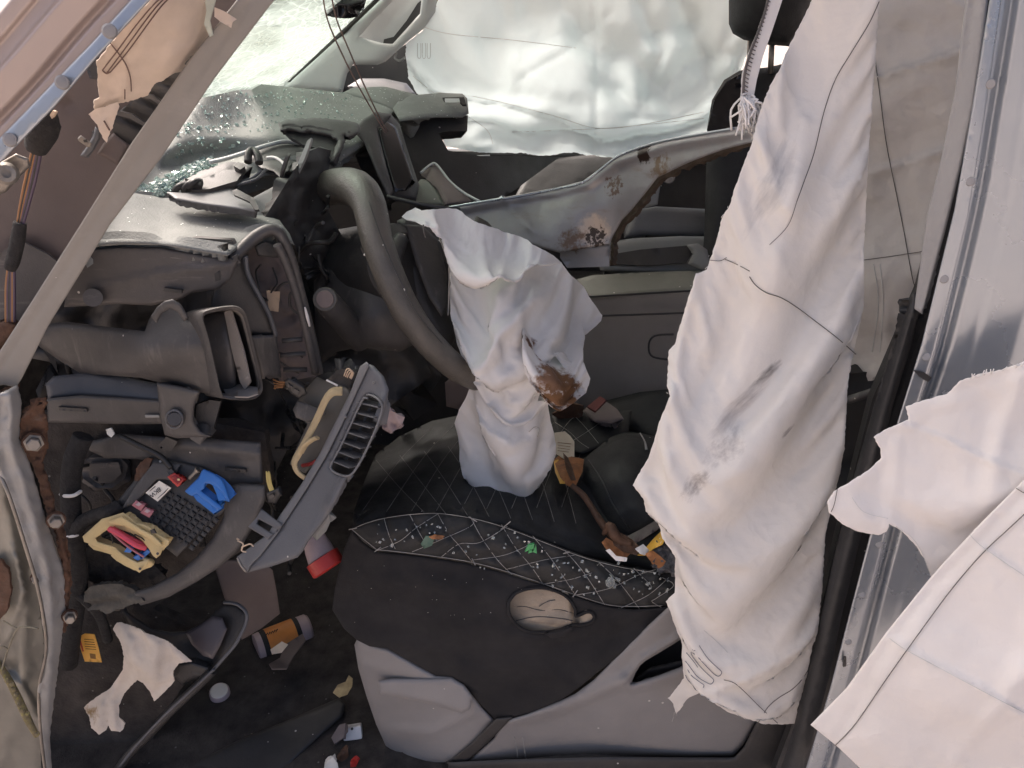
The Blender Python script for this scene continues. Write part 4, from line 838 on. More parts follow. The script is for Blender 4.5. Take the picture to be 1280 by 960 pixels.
TCB = thing('footwell_harness', 'thick black taped cable with white ties beside the hinge pillar', 'cable', P(95,780,.93))
tube('main_cable', TCB, m_tape, T3("104,545,.95 92,575,.94 88,610,.935 90,650,.93 95,690,.93 98,730,.935 92,775,.94 86,830,.95"), .014, 12)
tube('side_cable', TCB, m_tape, T3("90,672,.925 100,655,.925 116,646,.925 136,640,.92 150,632,.93"), .011, 10)
tube('side_cable', TCB, m_tape, T3("94,740,.93 110,752,.93 125,770,.945 135,800,.96"), .008, 8)
for (x, y) in ((89,616),(91,666)):
    tube('cable_tie', TCB, m_white, [P(x-13,y+2,.935), P(x-6,y+4,.918), P(x+4,y+3,.917), P(x+12,y-2,.93)], .0028, 6)
for s in ("100,684 130,676 160,700 178,720 150,740 116,730 98,712", "150,690 186,700 210,724 180,738 156,722"): sheet('rag', TCB, m_tape, s, .95, th=.012, crumple=(.015,18), step=5, jag=1)

# fuse box
TFB = thing('fuse_box', 'black fuse box with blue lever, pink fuses and white label', 'fuse box', P(200,695,.94))
cF = [(186,571,.955),(137,640,.925),(221,695,.895),(289,631,.925)]
FX = sheet('board', TFB, m_black, "186,571 172,582 168,600 150,622 137,640 150,645 182,664 206,684 221,696 250,668 289,632 286,607 270,592 253,583 225,577", cF, th=.035, edge=(.004,4), step=6)
sheet('torn_label', TFB, m_rust, "170,586 182,572 190,574 184,590 176,602 168,602", [(a,b,c-.002) for a,b,c in cF], th=.003, jag=1, step=4)
sheet('raised_deck', TFB, m_dark, "192,578 226,580 216,600 196,600 180,618 168,630 152,636 170,606", [(a,b,c-.006) for a,b,c in cF], th=.008, edge=(.002,3), step=6)
ex = (FX.pt(230,634)-FX.pt(204,616)).normalized(); ey = (FX.pt(228,664)-FX.pt(244,646)).normalized()
e1 = np.array([12.2, 7.0]); e2 = np.array([-7.6, 8.6]); o0 = np.array([214., 618.])
fm = None
for i in range(8):
    for j in range(7):
        q = o0+e1*i*.66+e2*j*.66
        if fm is None:
            fm = obox('fuse_socket', TFB, m_black, (0,0,0), ex, ey, (.0072,.0062,.004), .0005); first = fm
            c = fm; c.location = FX.pt(q[0], q[1], .0005)-world_loc(TFB)
        else: c = clone(first, TFB, FX.pt(q[0], q[1], .0004+.0012*((i*7+j*3) % 3)))
        if i == 0 and j == 0:
            hole = obox('socket_slot', c, m_black, (0,0,0), ex, ey, (.0040,.0028,.0045), 0); hole.location = ex.cross(ey)*0 - (FX.pt(q[0],q[1])-CAM).normalized()*.0012
        else:
            h = hole.copy(); COL.objects.link(h); h.parent = c; h.location = hole.location
LB = sheet('label', TFB, m_lbl, "182,616 199,601 214,610 197,627", [(a,b,c-.0085) for a,b,c in cF], th=.0008, step=5)
text_on(LB, '8KW', LB.o if False else TFB, m_ink, 193.5, 616, .0095, (-.80,.62), .0016)
for k in range(3): line_on(LB, 'print_line', TFB, m_ink, [(197+k*2.6,623-k*2.2),(207+k*1.6,614.5-k*2)], r=.0004, lift=.0006, sm=False)
for k in range(2): line_on(LB, 'print_line', TFB, m_ink, [(187+k*3,614-k*2.6),(191+k*3,610.6-k*2.6)], r=.0005, lift=.0006, sm=False)
rf = sheet('red_relay', TFB, m_red, "209,596 218,591 231,599 222,609", [(a,b,c-.014) for a,b,c in cF], th=.016, edge=(.0015,2), step=4)
sheet('relay_window', rf.o, m_dred, "213,597 218,594 227,600 222,605", [(a,b,c-.0155) for a,b,c in cF], th=.001, step=4)
sheet('relay_mark', rf.o, m_yellow, "221,598.6 224,598 225,600.6 222,601", [(a,b,c-.0165) for a,b,c in cF], th=.0008, step=2)
sheet('relay_clip', TFB, m_black, "208,589 214,586 218,590 212,594", [(a,b,c-.012) for a,b,c in cF], th=.01, step=3)
tube('pin', TFB, m_steel, [FX.pt(237,598,.012), FX.pt(244,591,.016), FX.pt(248,587,.016)], [.003,.003,.0062], 8)
def fz(s): return [(90+x/5.333, 560+y/5.333) for x, y in L(s)]
lv = sheet('lever', TFB, m_blue, fz("752,288 790,250 832,208 845,200 865,150 880,140 940,165 1000,205 1030,270 1052,340 1050,362 1030,345 1000,300 965,262 930,240 890,236 884,268 862,285 900,310 950,350 1003,392 1000,405 972,420 930,385 880,345 830,305 802,320 780,312"), [(a,b,c-.022) for a,b,c in cF], th=.016, edge=(.003,2.5), step=3)
for i, s in enumerate(("398,382 428,348 486,380 460,422", "455,432 490,392 546,422 516,466")):
    pf = sheet('fuse', TFB, m_pink, fz(s), [(a,b,c-.013) for a,b,c in cF], th=.014, edge=(.0012,2), step=4)
    x, y = np.mean(fz(s), axis=0); sheet('fuse_window', pf.o, m_lilac, [(x-4,y-1),(x,y-4),(x+4,y-1.5),(x,y+1)], [(a,b,c-.0142) for a,b,c in cF], th=.0008, step=3)
# yellow connector
TY = thing('yellow_connector', 'cream yellow connector frame with red cables below the fuse box', 'connector', P(150,700,.9))
cY = [(103,671,.905),(152,641,.905),(211,676,.885),(175,715,.88)]
sheet('frame', TY, m_yellow, fz("70,590 130,535 200,472 270,452 340,430 375,450 430,500 480,508 520,525 580,575 650,615 645,645 600,685 590,712 562,735 540,720 510,670 470,620 400,570 330,545 260,530 210,562 158,602 172,625 230,642 290,660 330,700 380,732 440,762 512,740 506,776 470,812 450,832 385,790 320,740 280,710 180,665 80,625"), cY, th=.016, edge=(.002,2.5), step=4)
sheet('frame_ridge', TY, m_yellow, fz("240,490 330,455 400,500 470,545 540,580 600,640 580,660 520,610 440,565 350,520 260,510"), [(a,b,c-.006) for a,b,c in cY], th=.006, edge=(.0015,2), step=4)
sheet('frame_notch', TY, m_black, fz("520,548 545,540 560,570 530,572"), [(a,b,c-.0065) for a,b,c in cY], th=.002, step=2)
for (x,y) in ((197,692),(175,711)): rev('rivet', TY, m_brown, P(x,y,.88), P(x,y,.874), [(0,.002),(1,.002)], 8)
tube('red_cable', TY, m_redwire, [P(137,661,.897),P(150,668,.89),P(162,676,.886),P(172,682,.885),P(182,685,.89)], .0042, 8)
tube('red_cable', TY, m_redwire, [P(141,660,.9),P(156,669,.897),P(170,676,.893),P(184,682,.895)], .0032, 8)
tube('pink_wire', TY, m_pink, [P(140,666,.896),P(156,680,.888),P(170,690,.886),P(180,696,.885)], .0016, 6)
for s in ("155,690 160,682 167,685 163,691", "174,696 184,687 188,690 178,699", "166,697 176,692 178,698 172,701"): sheet('blue_plug', TY, m_blue, fz("0,0 1,0 1,1") if False else L(s), .888, th=.008, step=4)
for s in ("137,663,.9 140,672,.895 141,679,.9", "168,668,.893 176,672,.89 184,678,.892", "160,664,.9 166,670,.893 170,668,.893"): tube('thin_wire', TY, m_wirek, T3(s), .0009, 5)

# lower bezel of the dash
TLB = thing('lower_bezel', 'curved dark dash lower cover with a torn frayed end below the fuse box', 'trim', P(200,760,.92))
sheet('cover', TLB, m_dark, "282,608 300,604 332,606 333,622 322,650 302,684 276,708 245,728 212,746 176,757 168,748 166,740 192,732 222,716 245,697 266,672 280,645",
   [(284,608,.93),(332,606,.92),(302,684,.90),(245,728,.895),(176,757,.90),(280,645,.915),(230,705,.905)], th=.012, edge=(.008,7), step=5)
sheet('torn_end', TLB, M('frayed_grey_plastic', (.075,.07,.06), .8, .4, 40, .9, 120), "105,740 116,732 132,730 150,730 166,736 180,752 160,757 146,762 134,768 124,762 110,764 104,754", [(105,740,.925),(166,736,.91),(134,768,.915),(180,754,.90)], th=.01, nz=(.005,22), crumple=(.004,22), ridges=[("106,750 140,744 178,750", .006, 4, 'c'), ("110,756 150,750", -.006, 3)], jag=.8, step=3.5)

# vent trim panel pulled off the dash
TV = thing('vent_panel', 'slate grey centre vent trim panel with louvres torn loose beside the fuse box', 'vent panel', P(320,715,.88))
cV = [(458,453,.955),(486,487,.93),(433,599,.895),(309,716,.875),(378,606,.92),(386,676,.87),(439,492,.95)]
HV = "458,494 470,497 478,508 473,528 461,556 450,578 438,594 424,593 413,584 424,562 438,532 449,508"
VP_ = sheet('shell', TV, m_vent, "450,462 458,454 467,457 480,471 486,487 483,507 476,528 465,551 449,576 433,599 424,620 415,638 402,656 386,676 378,690 372,697 340,708 309,716 303,706 316,690 340,664 378,608 404,566 424,524 440,488", cV, th=.012, edge=(.006,5), step=5, holes=[HV],
   ridges=[("474,500 462,540 434,596 412,632", .006, 7), ("452,466 436,500 410,560 372,622 330,680", -.003, 3)])
sheet('mounting_flange', TV, m_vent2, "458,452 450,458 438,490 420,526 400,566 376,606 350,644 334,668 296,696 302,706 309,716 314,706 326,694 346,668 384,610 408,570 428,530 444,494 462,456", [(a,b,c-.004) for a,b,c in cV], th=.008, edge=(.002,2.5), step=5)
sheet('vent_back', TV, m_black, "452,494 476,500 470,530 440,592 424,598 408,584 430,540", [(a,b,c+.035) for a,b,c in cV], th=.004, step=8)
tube('vent_rim', TV, m_vent2, [VP_.pt(x, y, .002) for x, y in densify(catmull(L(HV), True, 3), 8)]+[VP_.pt(460,498,.002)], .0016, 6, sm=False)
lft = L("452,504 446,516 440,528 434,540 428,552 422,564 416,576"); rgt = L("477,510 472,523 467,536 461,549 455,562 448,574 441,586")
for (a, b), (c, d) in zip(lft, rgt):
    p0, p1 = VP_.pt(a, b, -.001), VP_.pt(c, d, -.001); ax = (p1-p0); mid = (p0+p1)/2; dn = V3((-.05,.95,-.25)).normalized()
    obox('louvre', TV, m_vent, mid+dn*.011, ax, dn, (ax.length*1.04, .022, .0018), .0005)
obox('louvre_post', TV, m_black, VP_.pt(447,544,-.02), VP_.pt(466,503)-VP_.pt(427,586), (0,1,-.3), (.09,.004,.003), .0005)
for s in ("436,560 442,552 446,558 440,566","368,620 378,606 386,612 376,626"): pass
for (x, y) in ((432,521),(467,478)): rev('screw', TV, m_steel, VP_.pt(x,y,.004), VP_.pt(x,y,.007), [(0,.002),(1,.0015)], 8)
sheet('square_bracket', TV, m_vent, "325,634 353,656 335,674 307,657", [(a,b,c-.008) for a,b,c in cV], th=.008, edge=(.002,2.5), step=4, holes=["323,649 346,661 342,668 321,655"])
sheet('bracket_dark', TV, m_black, "320,646 348,660 344,670 318,656", [(a,b,c+.006) for a,b,c in cV], th=.003, step=5)
tube('end_clip', TV, m_steel, T3("297,697,.872 301,706,.868 308,715,.866"), .002, 6)
sheet('side_boss', TV, m_grey, "388,668 402,648 412,640 414,650 408,664 396,676", .895, th=.015, edge=(.005,5), step=4)
# module behind it
TE = thing('control_module', 'grey-brown electronic module with beige foam strap behind the vent panel', 'module', P(380,590,.97))
sheet('case', TE, m_ecu, "369,510 374,498 384,484 396,471 410,472 436,487 440,494 424,530 400,570 382,592 372,588 362,580 376,548 384,530", [(369,510,.985),(396,471,.995),(438,490,.97),(382,590,.955),(400,530,.965)], th=.03, edge=(.004,4), step=5)
sheet('case_front', TE, m_dark, "366,512 372,500 392,508 408,516 402,522 384,528 370,522", [(366,512,.965),(408,516,.955),(384,528,.955)], th=.008, edge=(.002,3), step=4)
tube('foam_strap', TE, m_beige, T3("428,489,.945 416,490,.943 407,500,.942 396,524,.94 384,548,.937 374,566,.935 368,578,.935 372,590,.932 382,598,.93"), .0065, 8, flat=.45)
tube('foam_strap', TE, m_beige, T3("376,566,.93 382,556,.928 390,550,.926 397,547,.925"), .0055, 8, flat=.45)
sheet('connector', TE, m_black, "354,476 361,472 380,483 384,492 374,498 364,492 358,484", .965, th=.018, edge=(.003,3), step=4)
for s in ("360,480 366,484 364,487 359,483","368,486 374,489 372,493 366,490"): sheet('connector_key', TE, m_dark, s, .9625, th=.003, step=3)
for k in range(4): tube('orange_wire', TE, m_wirer, T3(f"{356-k*.6},{478+k*2},.966 {348-k*1.5},{477+k*2.6},.968 {341+k},{474+k*4},.972"), .0011, 5)
sheet('wedge', TE, m_black, "408,476 420,464 436,458 446,466 438,484 424,482", .98, th=.02, step=4, crumple=(.008,12))
tube('wedge_edge', TE, m_white, T3("408,475,.97 414,478,.968 422,482,.966"), .0014, 5)
for k in range(3): tube('curl_wire', TE, m_paper, T3(f"{430+k*2},{470+k},.962 {434+k*2},{461+k*2},.958 {440+k},{464+k},.96 {437+k},{472+k},.962"), .0009, 5)
TWY = thing('yellow_wires', 'bundle of yellow wires ending in a black plug by the vent panel', 'wiring', P(340,625,.92))
for k in range(5): tube('wire', TWY, m_wirey, T3(f"{333+k*.9},{589+(k%3)},.93 {334+k*1.4},{602+k},.922 {338+k*1.6},{615+k*.4},.918"), .0010, 5)
sheet('plug', TWY, m_black, "333,616 348,610 352,618 345,630 335,628", .915, th=.015, edge=(.003,3), step=4)
for s in ("336,620 341,617 343,621 338,624",): sheet('plug_face', TWY, m_dark, s, .911, th=.002, step=3)
TWC = thing('copper_wire_curl', 'curled bare copper wires at the lower end of the vent panel', 'wiring', P(308,690,.89))
for s in ("297,676,.885 304,680,.88 302,688,.878 308,690,.877", "302,684,.88 312,680,.876 317,683,.876", "299,675,.886 296,673,.886"): tube('strand', TWC, m_paper, T3(s), .0012, 5)
TRC = thing('red_cap_tube', 'pale tube with a red end cap lying below the vent panel', 'tube', P(405,718,1.02))
a, b = P(384,684,1.0), P(412,704,.98)
rev('body', TRC, m_lilac, P(392,672,1.02), P(404,700,.995), [(0,.018),(.5,.022),(1,.024)], 20)
rev('red_end', TRC, m_red, P(402,696,.995), P(412,712,.985), [(0,.024),(.05,.028),(.9,.028),(1,.024)], 20)
for (s, m) in (("386,578 398,572 394,582 384,586", m_red), ("344,648 352,640 354,646 346,652", m_red)): pass
TPC = thing('pink_scrap', 'crumpled pinkish grey scrap beyond the top of the vent panel', 'scrap', P(490,540,1.1))
sheet('scrap', TPC, m_lilac, "474,520 480,508 486,504 490,514 506,522 502,532 488,542 478,536", 1.1, th=.006, crumple=(.02,14), step=4, seed=3)
tube('red_lead', TE, m_red, T3("378,582,.95 388,580,.945 396,576,.945"), .003, 6)

# card and trim in the footwell
TG = thing('trim_board', 'brown grey trim board standing in the footwell beside the bottle', 'panel', P(310,798,1.12))
sheet('board', TG, m_kraft, "268,708 284,700 330,702 341,713 346,740 350,767 326,786 302,800 290,770 280,746", [(268,708,1.1),(341,713,1.12),(350,767,1.15),(302,798,1.12)], th=.008, edge=(.003,3), step=8)
THK = thing('footwell_trim', 'black scooped sill trim with worn rim, broken loose in the footwell', 'trim', P(160,945,.95))
sheet('scoop', THK, m_rubber, "150,758 160,766 191,786 212,790 232,789 246,782 262,772 270,762 280,754 296,756 308,766 307,780 300,794 294,806 280,822 266,837 252,834 226,828 200,830 170,810", [(150,760,.97),(232,789,.99),(280,754,1.01),(308,770,.99),(266,837,.95),(200,830,.97)], th=.008, edge=(.006,5), step=5, ridges=[("240,800 262,812 264,834", -.012, 12)])
sheet('scoop_highlight', THK, M('violet_highlight_grey', (.075,.065,.072), .35, .15, 9, .1, 300), "232,792 252,780 266,770 278,772 284,786 276,806 266,824 254,820 240,806", [(232,792,.977),(280,772,.985),(266,826,.95),(254,800,.967)], th=.003, edge=(.003,5), step=5)  # violet highlight of the inner face, put in as a paler sheet
tube('worn_rim', THK, m_vent, T3("280,753,1.0 296,755,.99 308,766,.98 307,780,.972 300,795,.962 293,807,.955 280,822,.948 266,838,.942"), .0030, 7)
tube('long_leg', THK, m_rubber, T3("266,838,.945 244,860,.94 216,886,.935 190,914,.93 164,940,.925 148,962,.92"), .008, 8)
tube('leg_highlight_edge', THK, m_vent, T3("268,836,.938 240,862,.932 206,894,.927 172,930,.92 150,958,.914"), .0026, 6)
sheet('hinge_knuckle', THK, m_black, "224,829 240,827 262,834 268,840 256,848 240,850 228,856 218,846", .945, th=.02, edge=(.006,5), step=4)
TRG = thing('torn_white_cloth', 'torn dirty white cloth hanging in the footwell below the fuse box', 'cloth', P(130,918,.94))
RG = sheet('cloth', TRG, M('dirty_white_cloth', (.60,.53,.45), .92, .1, 20, .35, 500, dust=.3, dustcol=(.42,.34,.26), stains=((PV(122,892,.92), .05, (.30,.20,.10), 60, .36, .55),)), "146,778 152,778 167,783 191,793 206,800 219,809 230,818 240,827 224,829 216,839 217,852 205,865 193,877 187,863 179,853 172,850 163,858 155,867 149,882 149,896 156,904 154,911 150,915 139,913 135,906 133,912 124,918 114,910 112,896 105,884 112,878 124,869 137,861 148,846 153,837 155,820 152,803 141,786",
   [(146,778,.945),(240,827,.925),(193,877,.915),(155,865,.925),(124,918,.90),(110,885,.92),(180,830,.915)], th=.002, step=3.2, nz=(.004,30), rk=.8, cloth=dict(levels=[(13,.07,60),(7,.03,40)], dir=(-.3,1)), ridges=[("150,782 160,800 172,830", .006, 6), ("170,788 200,806 232,826", .008, 6), ("165,800 155,840 130,880", .006, 6), ("128,880 124,905", .01, 5), ("142,880 144,908", .008, 5), ("185,815 190,850", .004, 8)], seed=11, jag=.4)
TST = thing('orange_sticker', 'orange yellow sticker with brown print on the black footwell side', 'sticker', P(112,828,.955))
ST = sheet('paper', TST, m_ysticker, "97,798 101,795 106,792 118,793 123,810 127,828 106,827 101,812", .955, th=.001, step=5, nz=(.001,12))
for k in range(5): line_on(ST, 'print_line', TST, m_brownink, [(105+k*.5,799+k*3),(117+k*.8,800+k*3)], r=.0005, lift=.0006, sm=False)
sheet('print_block', TST, m_brownink, "112,817 119,818 120,824 113,823", .9544, th=.0004, step=4)
line_on(ST, 'print_line', TST, m_red, [(100,800),(104,814)], r=.0012, lift=.0006, sm=False)

# bottle, cap, card scrap on the floor
TBO = thing('bottle', 'small orange labelled plastic bottle lying in the footwell', 'bottle', PZ(350,815,FZ))
A = PZ(326,808,FZ+.035); B = PZ(386,784,FZ+.035)
ln = (B-A).length
rev('body', TBO, m_ink, A, B, [(0,.026),(.02,.030),(.10,.031),(.72,.031),(.80,.030)], 28)
rev('label', TBO, m_orange, A+(B-A)*.13, A+(B-A)*.70, [(0,.0315),(1,.0315)], 28)
rev('end_cap', TBO, m_lilac, A-(B-A)*.10, A+(B-A)*.03, [(0,.024),(.08,.029),(.9,.0305),(1,.03)], 28)
rev('neck', TBO, m_lilac, A+(B-A)*.78, A+(B-A)*1.02, [(0,.029),(.1,.0305),(.8,.030),(1,.026)], 28)
sheet('label_tear', TBO, m_tag, "338,812 352,802 360,806 352,816 340,818", 1.135, th=.001, step=5)
for k in range(5): tube('label_print', TBO, m_ink, [A+(B-A)*(.2+k*.05)+V3((0,-.006,.0318)), A+(B-A)*(.2+k*.05)+V3((-.003,-.016,.0278))], .0012, 4)
TCS = thing('card_scrap', 'folded brown card scrap under the orange bottle', 'scrap', PZ(345,835,FZ))
sheet('card', TCS, m_kraft, "378,792 382,800 368,818 358,836 340,836 336,830 350,822 356,806", [(378,792,1.2),(340,836,1.1),(358,836,1.1),(350,810,1.17)], th=.002, step=6, nz=(.004,15))
TCP = thing('screw_top', 'pale lilac screw cap lying on the footwell mat', 'cap', PZ(276,868,FZ))
a = PZ(276,872,FZ+.02); up_ = V3((.12,-.25,1)).normalized()
rev('cap_body', TCP, m_lilac, a, a+up_*.026, [(0,.018),(.05,.019),(.85,.019),(1,.017)], 24)
rev('cap_top', TCP, m_lbl, a+up_*.0262, a+up_*.028, [(0,.0165),(1,.014)], 24)
# ================================================================ STEERING WHEEL AND COLUMN
TS = thing('steering_wheel', 'worn dark steering wheel with bent rim showing behind the burst airbag', 'steering wheel', P(560,440,1.2))
tube('rim', TS, m_wheel, T3("400,242,1.33 408,237,1.30 424,233,1.25 446,236,1.19 461,256,1.145 472,303,1.10 490,352,1.07 512,395,1.06 540,432,1.07 576,464,1.10 612,476,1.16 650,466,1.24 672,420,1.32 670,360,1.37 640,310,1.38 590,282,1.38"),
     [.0235,.028,.029,.0285,.0255,.0232,.0222,.0215,.021,.020,.019,.019,.019,.019,.019,.019], 16, k=6)
tube('rim_seam', TS, m_black, T3("461,252,1.115 478,300,1.075 498,346,1.045 522,392,1.038 552,428,1.05"), .0010, 5)
sheet('hub', TS, m_black, "496,276 508,270 530,276 552,294 566,330 566,380 572,420 560,440 540,424 518,380 504,330", [(496,276,1.22),(560,300,1.24),(566,420,1.18),(520,380,1.17)], th=.06, edge=(.02,10), step=6)
sheet('hub_panel', TS, m_dark, "506,280 528,282 548,300 558,340 560,384 552,396 536,372 520,330", [(506,280,1.185),(550,300,1.205),(556,390,1.155),(525,340,1.165)], th=.008, edge=(.005,5), step=6)
tube('spoke', TS, m_black, T3("500,300,1.2 490,330,1.13 494,352,1.1"), .014, 8)
tube('white_edge', TS, m_wthread, T3("549,296,1.15 556,316,1.14 561,330,1.135 561,372,1.13 560,394,1.13"), .0012, 5)
tube('cover_line', TS, m_black, T3("484,246,1.3 510,252,1.29 540,258,1.29 575,262,1.3"), .004, 6)

TCO = thing('steering_column', 'dark steering column shroud with round ignition lock behind the wheel', 'steering column', P(450,440,1.25))
rev('shroud', TCO, m_black, P(408,352,1.38), P(510,330,1.19), [(0,.085),(.3,.085),(.75,.076),(.95,.066),(1,.05)], 32)
sheet('shroud_lower', TCO, m_dark, "392,352 410,330 450,340 500,370 540,400 530,424 500,440 450,434 420,440 400,458 394,420", [(392,352,1.22),(450,340,1.19),(540,410,1.19),(410,440,1.2),(460,400,1.14)], th=.03, edge=(.02,10), step=7)
rev('lock_barrel', TCO, m_dark, P(450,424,1.19), P(408,376,1.09), [(0,.022),(.8,.020),(.95,.0195),(1,.018)], 22)
rev('lock_ring', TCO, m_ecu, P(408,375,1.096), P(406,374,1.08), [(0,.0185),(.6,.0185),(1,.017)], 26)
rev('lock_face', TCO, m_kraft, P(406.4,374,1.081), P(406,374,1.077), [(0,.0135),(1,.0125)], 24)
tube('cable', TCO, m_wirek, T3("372,318,1.19 384,306,1.18 398,303,1.17 412,302,1.18 420,292,1.2"), .004, 6)
tube('chip_mark', TCO, m_white, T3("455,318,1.135 458,319,1.134"), .0022, 5)
sheet('screw_hole', TCO, m_black, "451,310 456,308 457,316 453,318", 1.14, th=.002, step=3)
tube('pedal_arm', TCO, m_dark, T3("470,440,1.4 480,480,1.42 500,520,1.45"), .012, 8)
sheet('knee_panel', TCO, m_dark, "490,440 540,450 552,470 540,490 510,498 486,486 480,462", [(490,440,1.36),(552,470,1.34),(500,498,1.38)], th=.02, edge=(.008,7), step=7, crumple=(.01,25))
sheet('brown_tube', TCO, m_kraft, "556,478 566,470 596,480 590,500 574,512 558,508", [(556,478,1.28),(596,480,1.26),(574,512,1.27)], th=.03, edge=(.012,8), step=6)

# ================================================================ DRIVER AIRBAG
TA = thing('driver_airbag', 'burst white driver airbag hanging crumpled from the steering wheel, stained brown', 'airbag', P(640,619,1.12))
LOW = sheet('lower_pouch', TA, m_bagdrv, "592,474 610,468 650,480 684,500 688,525 695,555 694,568 676,592 660,612 652,619 637,619 618,614 594,606 579,589 574,570 572,555 568,529 573,512 581,499",
   [(592,480,1.13),(684,503,1.12),(568,535,1.15),(694,560,1.13),(637,618,1.15),(630,540,1.075),(600,560,1.095),(660,580,1.10)], th=.0015, step=4,
   ridges=[("582,500 590,540 604,575 640,614", -.012, 7, 'c'), ("592,500 612,525 640,540 672,536 694,556", .014, 8, 's'), ("640,616 660,580 690,562", .012, 7), ("600,560 625,590 650,616", .010, 6), ("606,520 640,536 668,530", .008, 6), ("580,540 605,552 640,550", -.008, 6), ("655,530 672,548 670,570", -.008, 6)], nz=(.004,45), rk=.8, cloth=dict(levels=[(17,.12,70,.2),(8,.05,50,.1),(4.2,.02,25,.05)], dir=(.2,1)), seed=21)
UPB = sheet('upper_cloth', TA, m_bagdrv, "548,300 600,300 680,312 701,328 708,336 714,345 722,351 731,358 742,376 754,394 752,401 742,409 731,418 729,434 729,452 734,464 738,473 736,482 730,488 712,470 690,440 672,500 684,503 674,516 660,526 640,531 628,524 614,512 604,500 597,486 592,478 585,464 579,448 570,426 566,405 562,390 562,375 563,350 562,328 558,312",
   [(560,310,1.16),(641,300,1.2),(714,345,1.21),(754,394,1.23),(731,418,1.17),(735,475,1.13),(680,500,1.11),(640,530,1.085),(590,470,1.10),(562,380,1.14),(630,350,1.10),(640,400,1.075),(600,340,1.13),(690,390,1.12),(690,440,1.10),(610,440,1.07)], th=.0015, step=3.2,
   ridges=[("700,338 672,348 652,368 628,396 608,424 598,446", .030, 8, 'g'), ("690,330 660,340 636,362 612,396 600,430", -.010, 6), ("563,352 580,372 600,392 612,400", .010, 5, 'c'), ("566,404 584,420 600,445 606,448", .016, 5, 'c'), ("570,420 590,440 602,446", -.014, 6),
           ("646,372 634,400 640,440 630,470", -.012, 10), ("640,440 620,460 596,480", .010, 8), ("612,505 636,520 664,516 682,503", .014, 4), ("714,347 704,380 700,420 706,460", .014, 7), ("731,358 722,378 718,402", -.014, 6), ("729,452 722,470 733,490", -.012, 5, 'c'),
           ("606,450 628,480 652,500 680,500", .010, 7), ("656,350 668,380 664,410", -.010, 7), ("680,352 690,380 694,410", .008, 5, 'c'), ("620,350 632,336 650,336", .012, 5)], nz=(.004,46), rk=.75, cloth=dict(levels=[(20,.10,70,.2),(9,.05,50,.1),(4.2,.02,25,.05)], dir=(-.5,1)), seed=22)
FLP = sheet('front_flap', TA, m_bagdrv, "654,412 660,396 676,374 692,366 712,380 728,400 732,418 729,434 729,452 734,464 738,473 736,482 733,491 716,504 699,514 690,507 678,494 664,480 656,466 653,440",
   [(654,412,1.085),(692,366,1.20),(660,396,1.14),(728,400,1.20),(729,434,1.13),(738,473,1.10),(699,514,1.045),(656,466,1.045),(690,450,1.04)], th=.0015, step=3.2, ridges=[("692,396 696,430 706,470 712,504", .010, 8), ("729,452 720,470 733,490", -.012, 5, 'c'), ("656,430 668,456 690,480 720,496", .006, 8), ("664,412 676,440", -.006, 6)], nz=(.003,30), rk=.8, cloth=dict(levels=[(14,.06,60,.2),(7,.03,40,.1),(4,.015,25,.05)], dir=(.5,1)), seed=23)
ROL = sheet('top_roll', TA, m_bagdrv, "502,271 508,265 519,259 527,263 534,262 546,262 560,260 570,261 577,264 586,271 598,277 620,284 641,292 660,300 679,311 692,319 702,329 690,330 672,330 656,338 644,352 630,350 626,340 614,352 598,354 580,348 568,338 562,328 559,312 551,294 542,290 536,282 530,283 518,276 508,274",
   [(502,271,1.15),(519,259,1.16),(577,264,1.17),(641,292,1.18),(702,329,1.17),(644,350,1.08),(600,353,1.09),(562,328,1.12),(551,294,1.12),(620,315,1.07),(580,300,1.09),(540,275,1.11),(670,320,1.11)], th=.0015, step=3.2,
   ridges=[("519,262 528,272 532,282", .010, 4, 'c'), ("534,263 546,272 550,288 558,300", .012, 4, 'c'), ("560,262 553,276 566,288 600,296 626,306", -.012, 5, 'c'), ("577,266 572,280 590,290", .010, 5, 'c'), ("640,294 632,312 628,332 626,342", .016, 5), ("650,300 644,320 648,340", -.010, 5), ("570,330 590,318 616,320 626,336", .014, 9), ("664,304 662,322 672,330", .008, 5), ("600,282 594,304 606,326", -.006, 8)], nz=(.003,30), rk=.8, cloth=dict(levels=[(14,.09,60,.2),(7,.05,40,.1),(4,.02,25,.05)], dir=(1,.4)), seed=24)
m_stained = M('stained_white_airbag_cloth', (.85,.835,.815), .75, .04, 12, .3, 80, crease=.4, transl=.22, stains=((tuple(FLP.pt(704,486)), .095, (.22,.11,.05), 60, .27, .40), (tuple(FLP.pt(690,468)), .06, (.27,.15,.09), 70, .36, .48), (tuple(FLP.pt(661,428)), .02, (.2,.10,.055), 120, .20, .36), (tuple(FLP.pt(674,447)), .032, (.3,.18,.12), 120, .44, .56)))
FLP.o.data.materials[0] = m_stained
line_on(ROL, 'dark_thread', TA, m_thread, "529,281 530,290 532,297", r=.0012, lift=.003)
tube('loose_yarn', TA, m_wthread, T3("661,540,1.08 668,534,1.075 674,536,1.073 672,546,1.075"), .0008, 5)

# ================================================================ DRIVER SEAT
TSE = thing('driver_seat', 'black quilted driver seat in a torn cover on a taupe plastic base', 'seat', P(680,950,1.0))
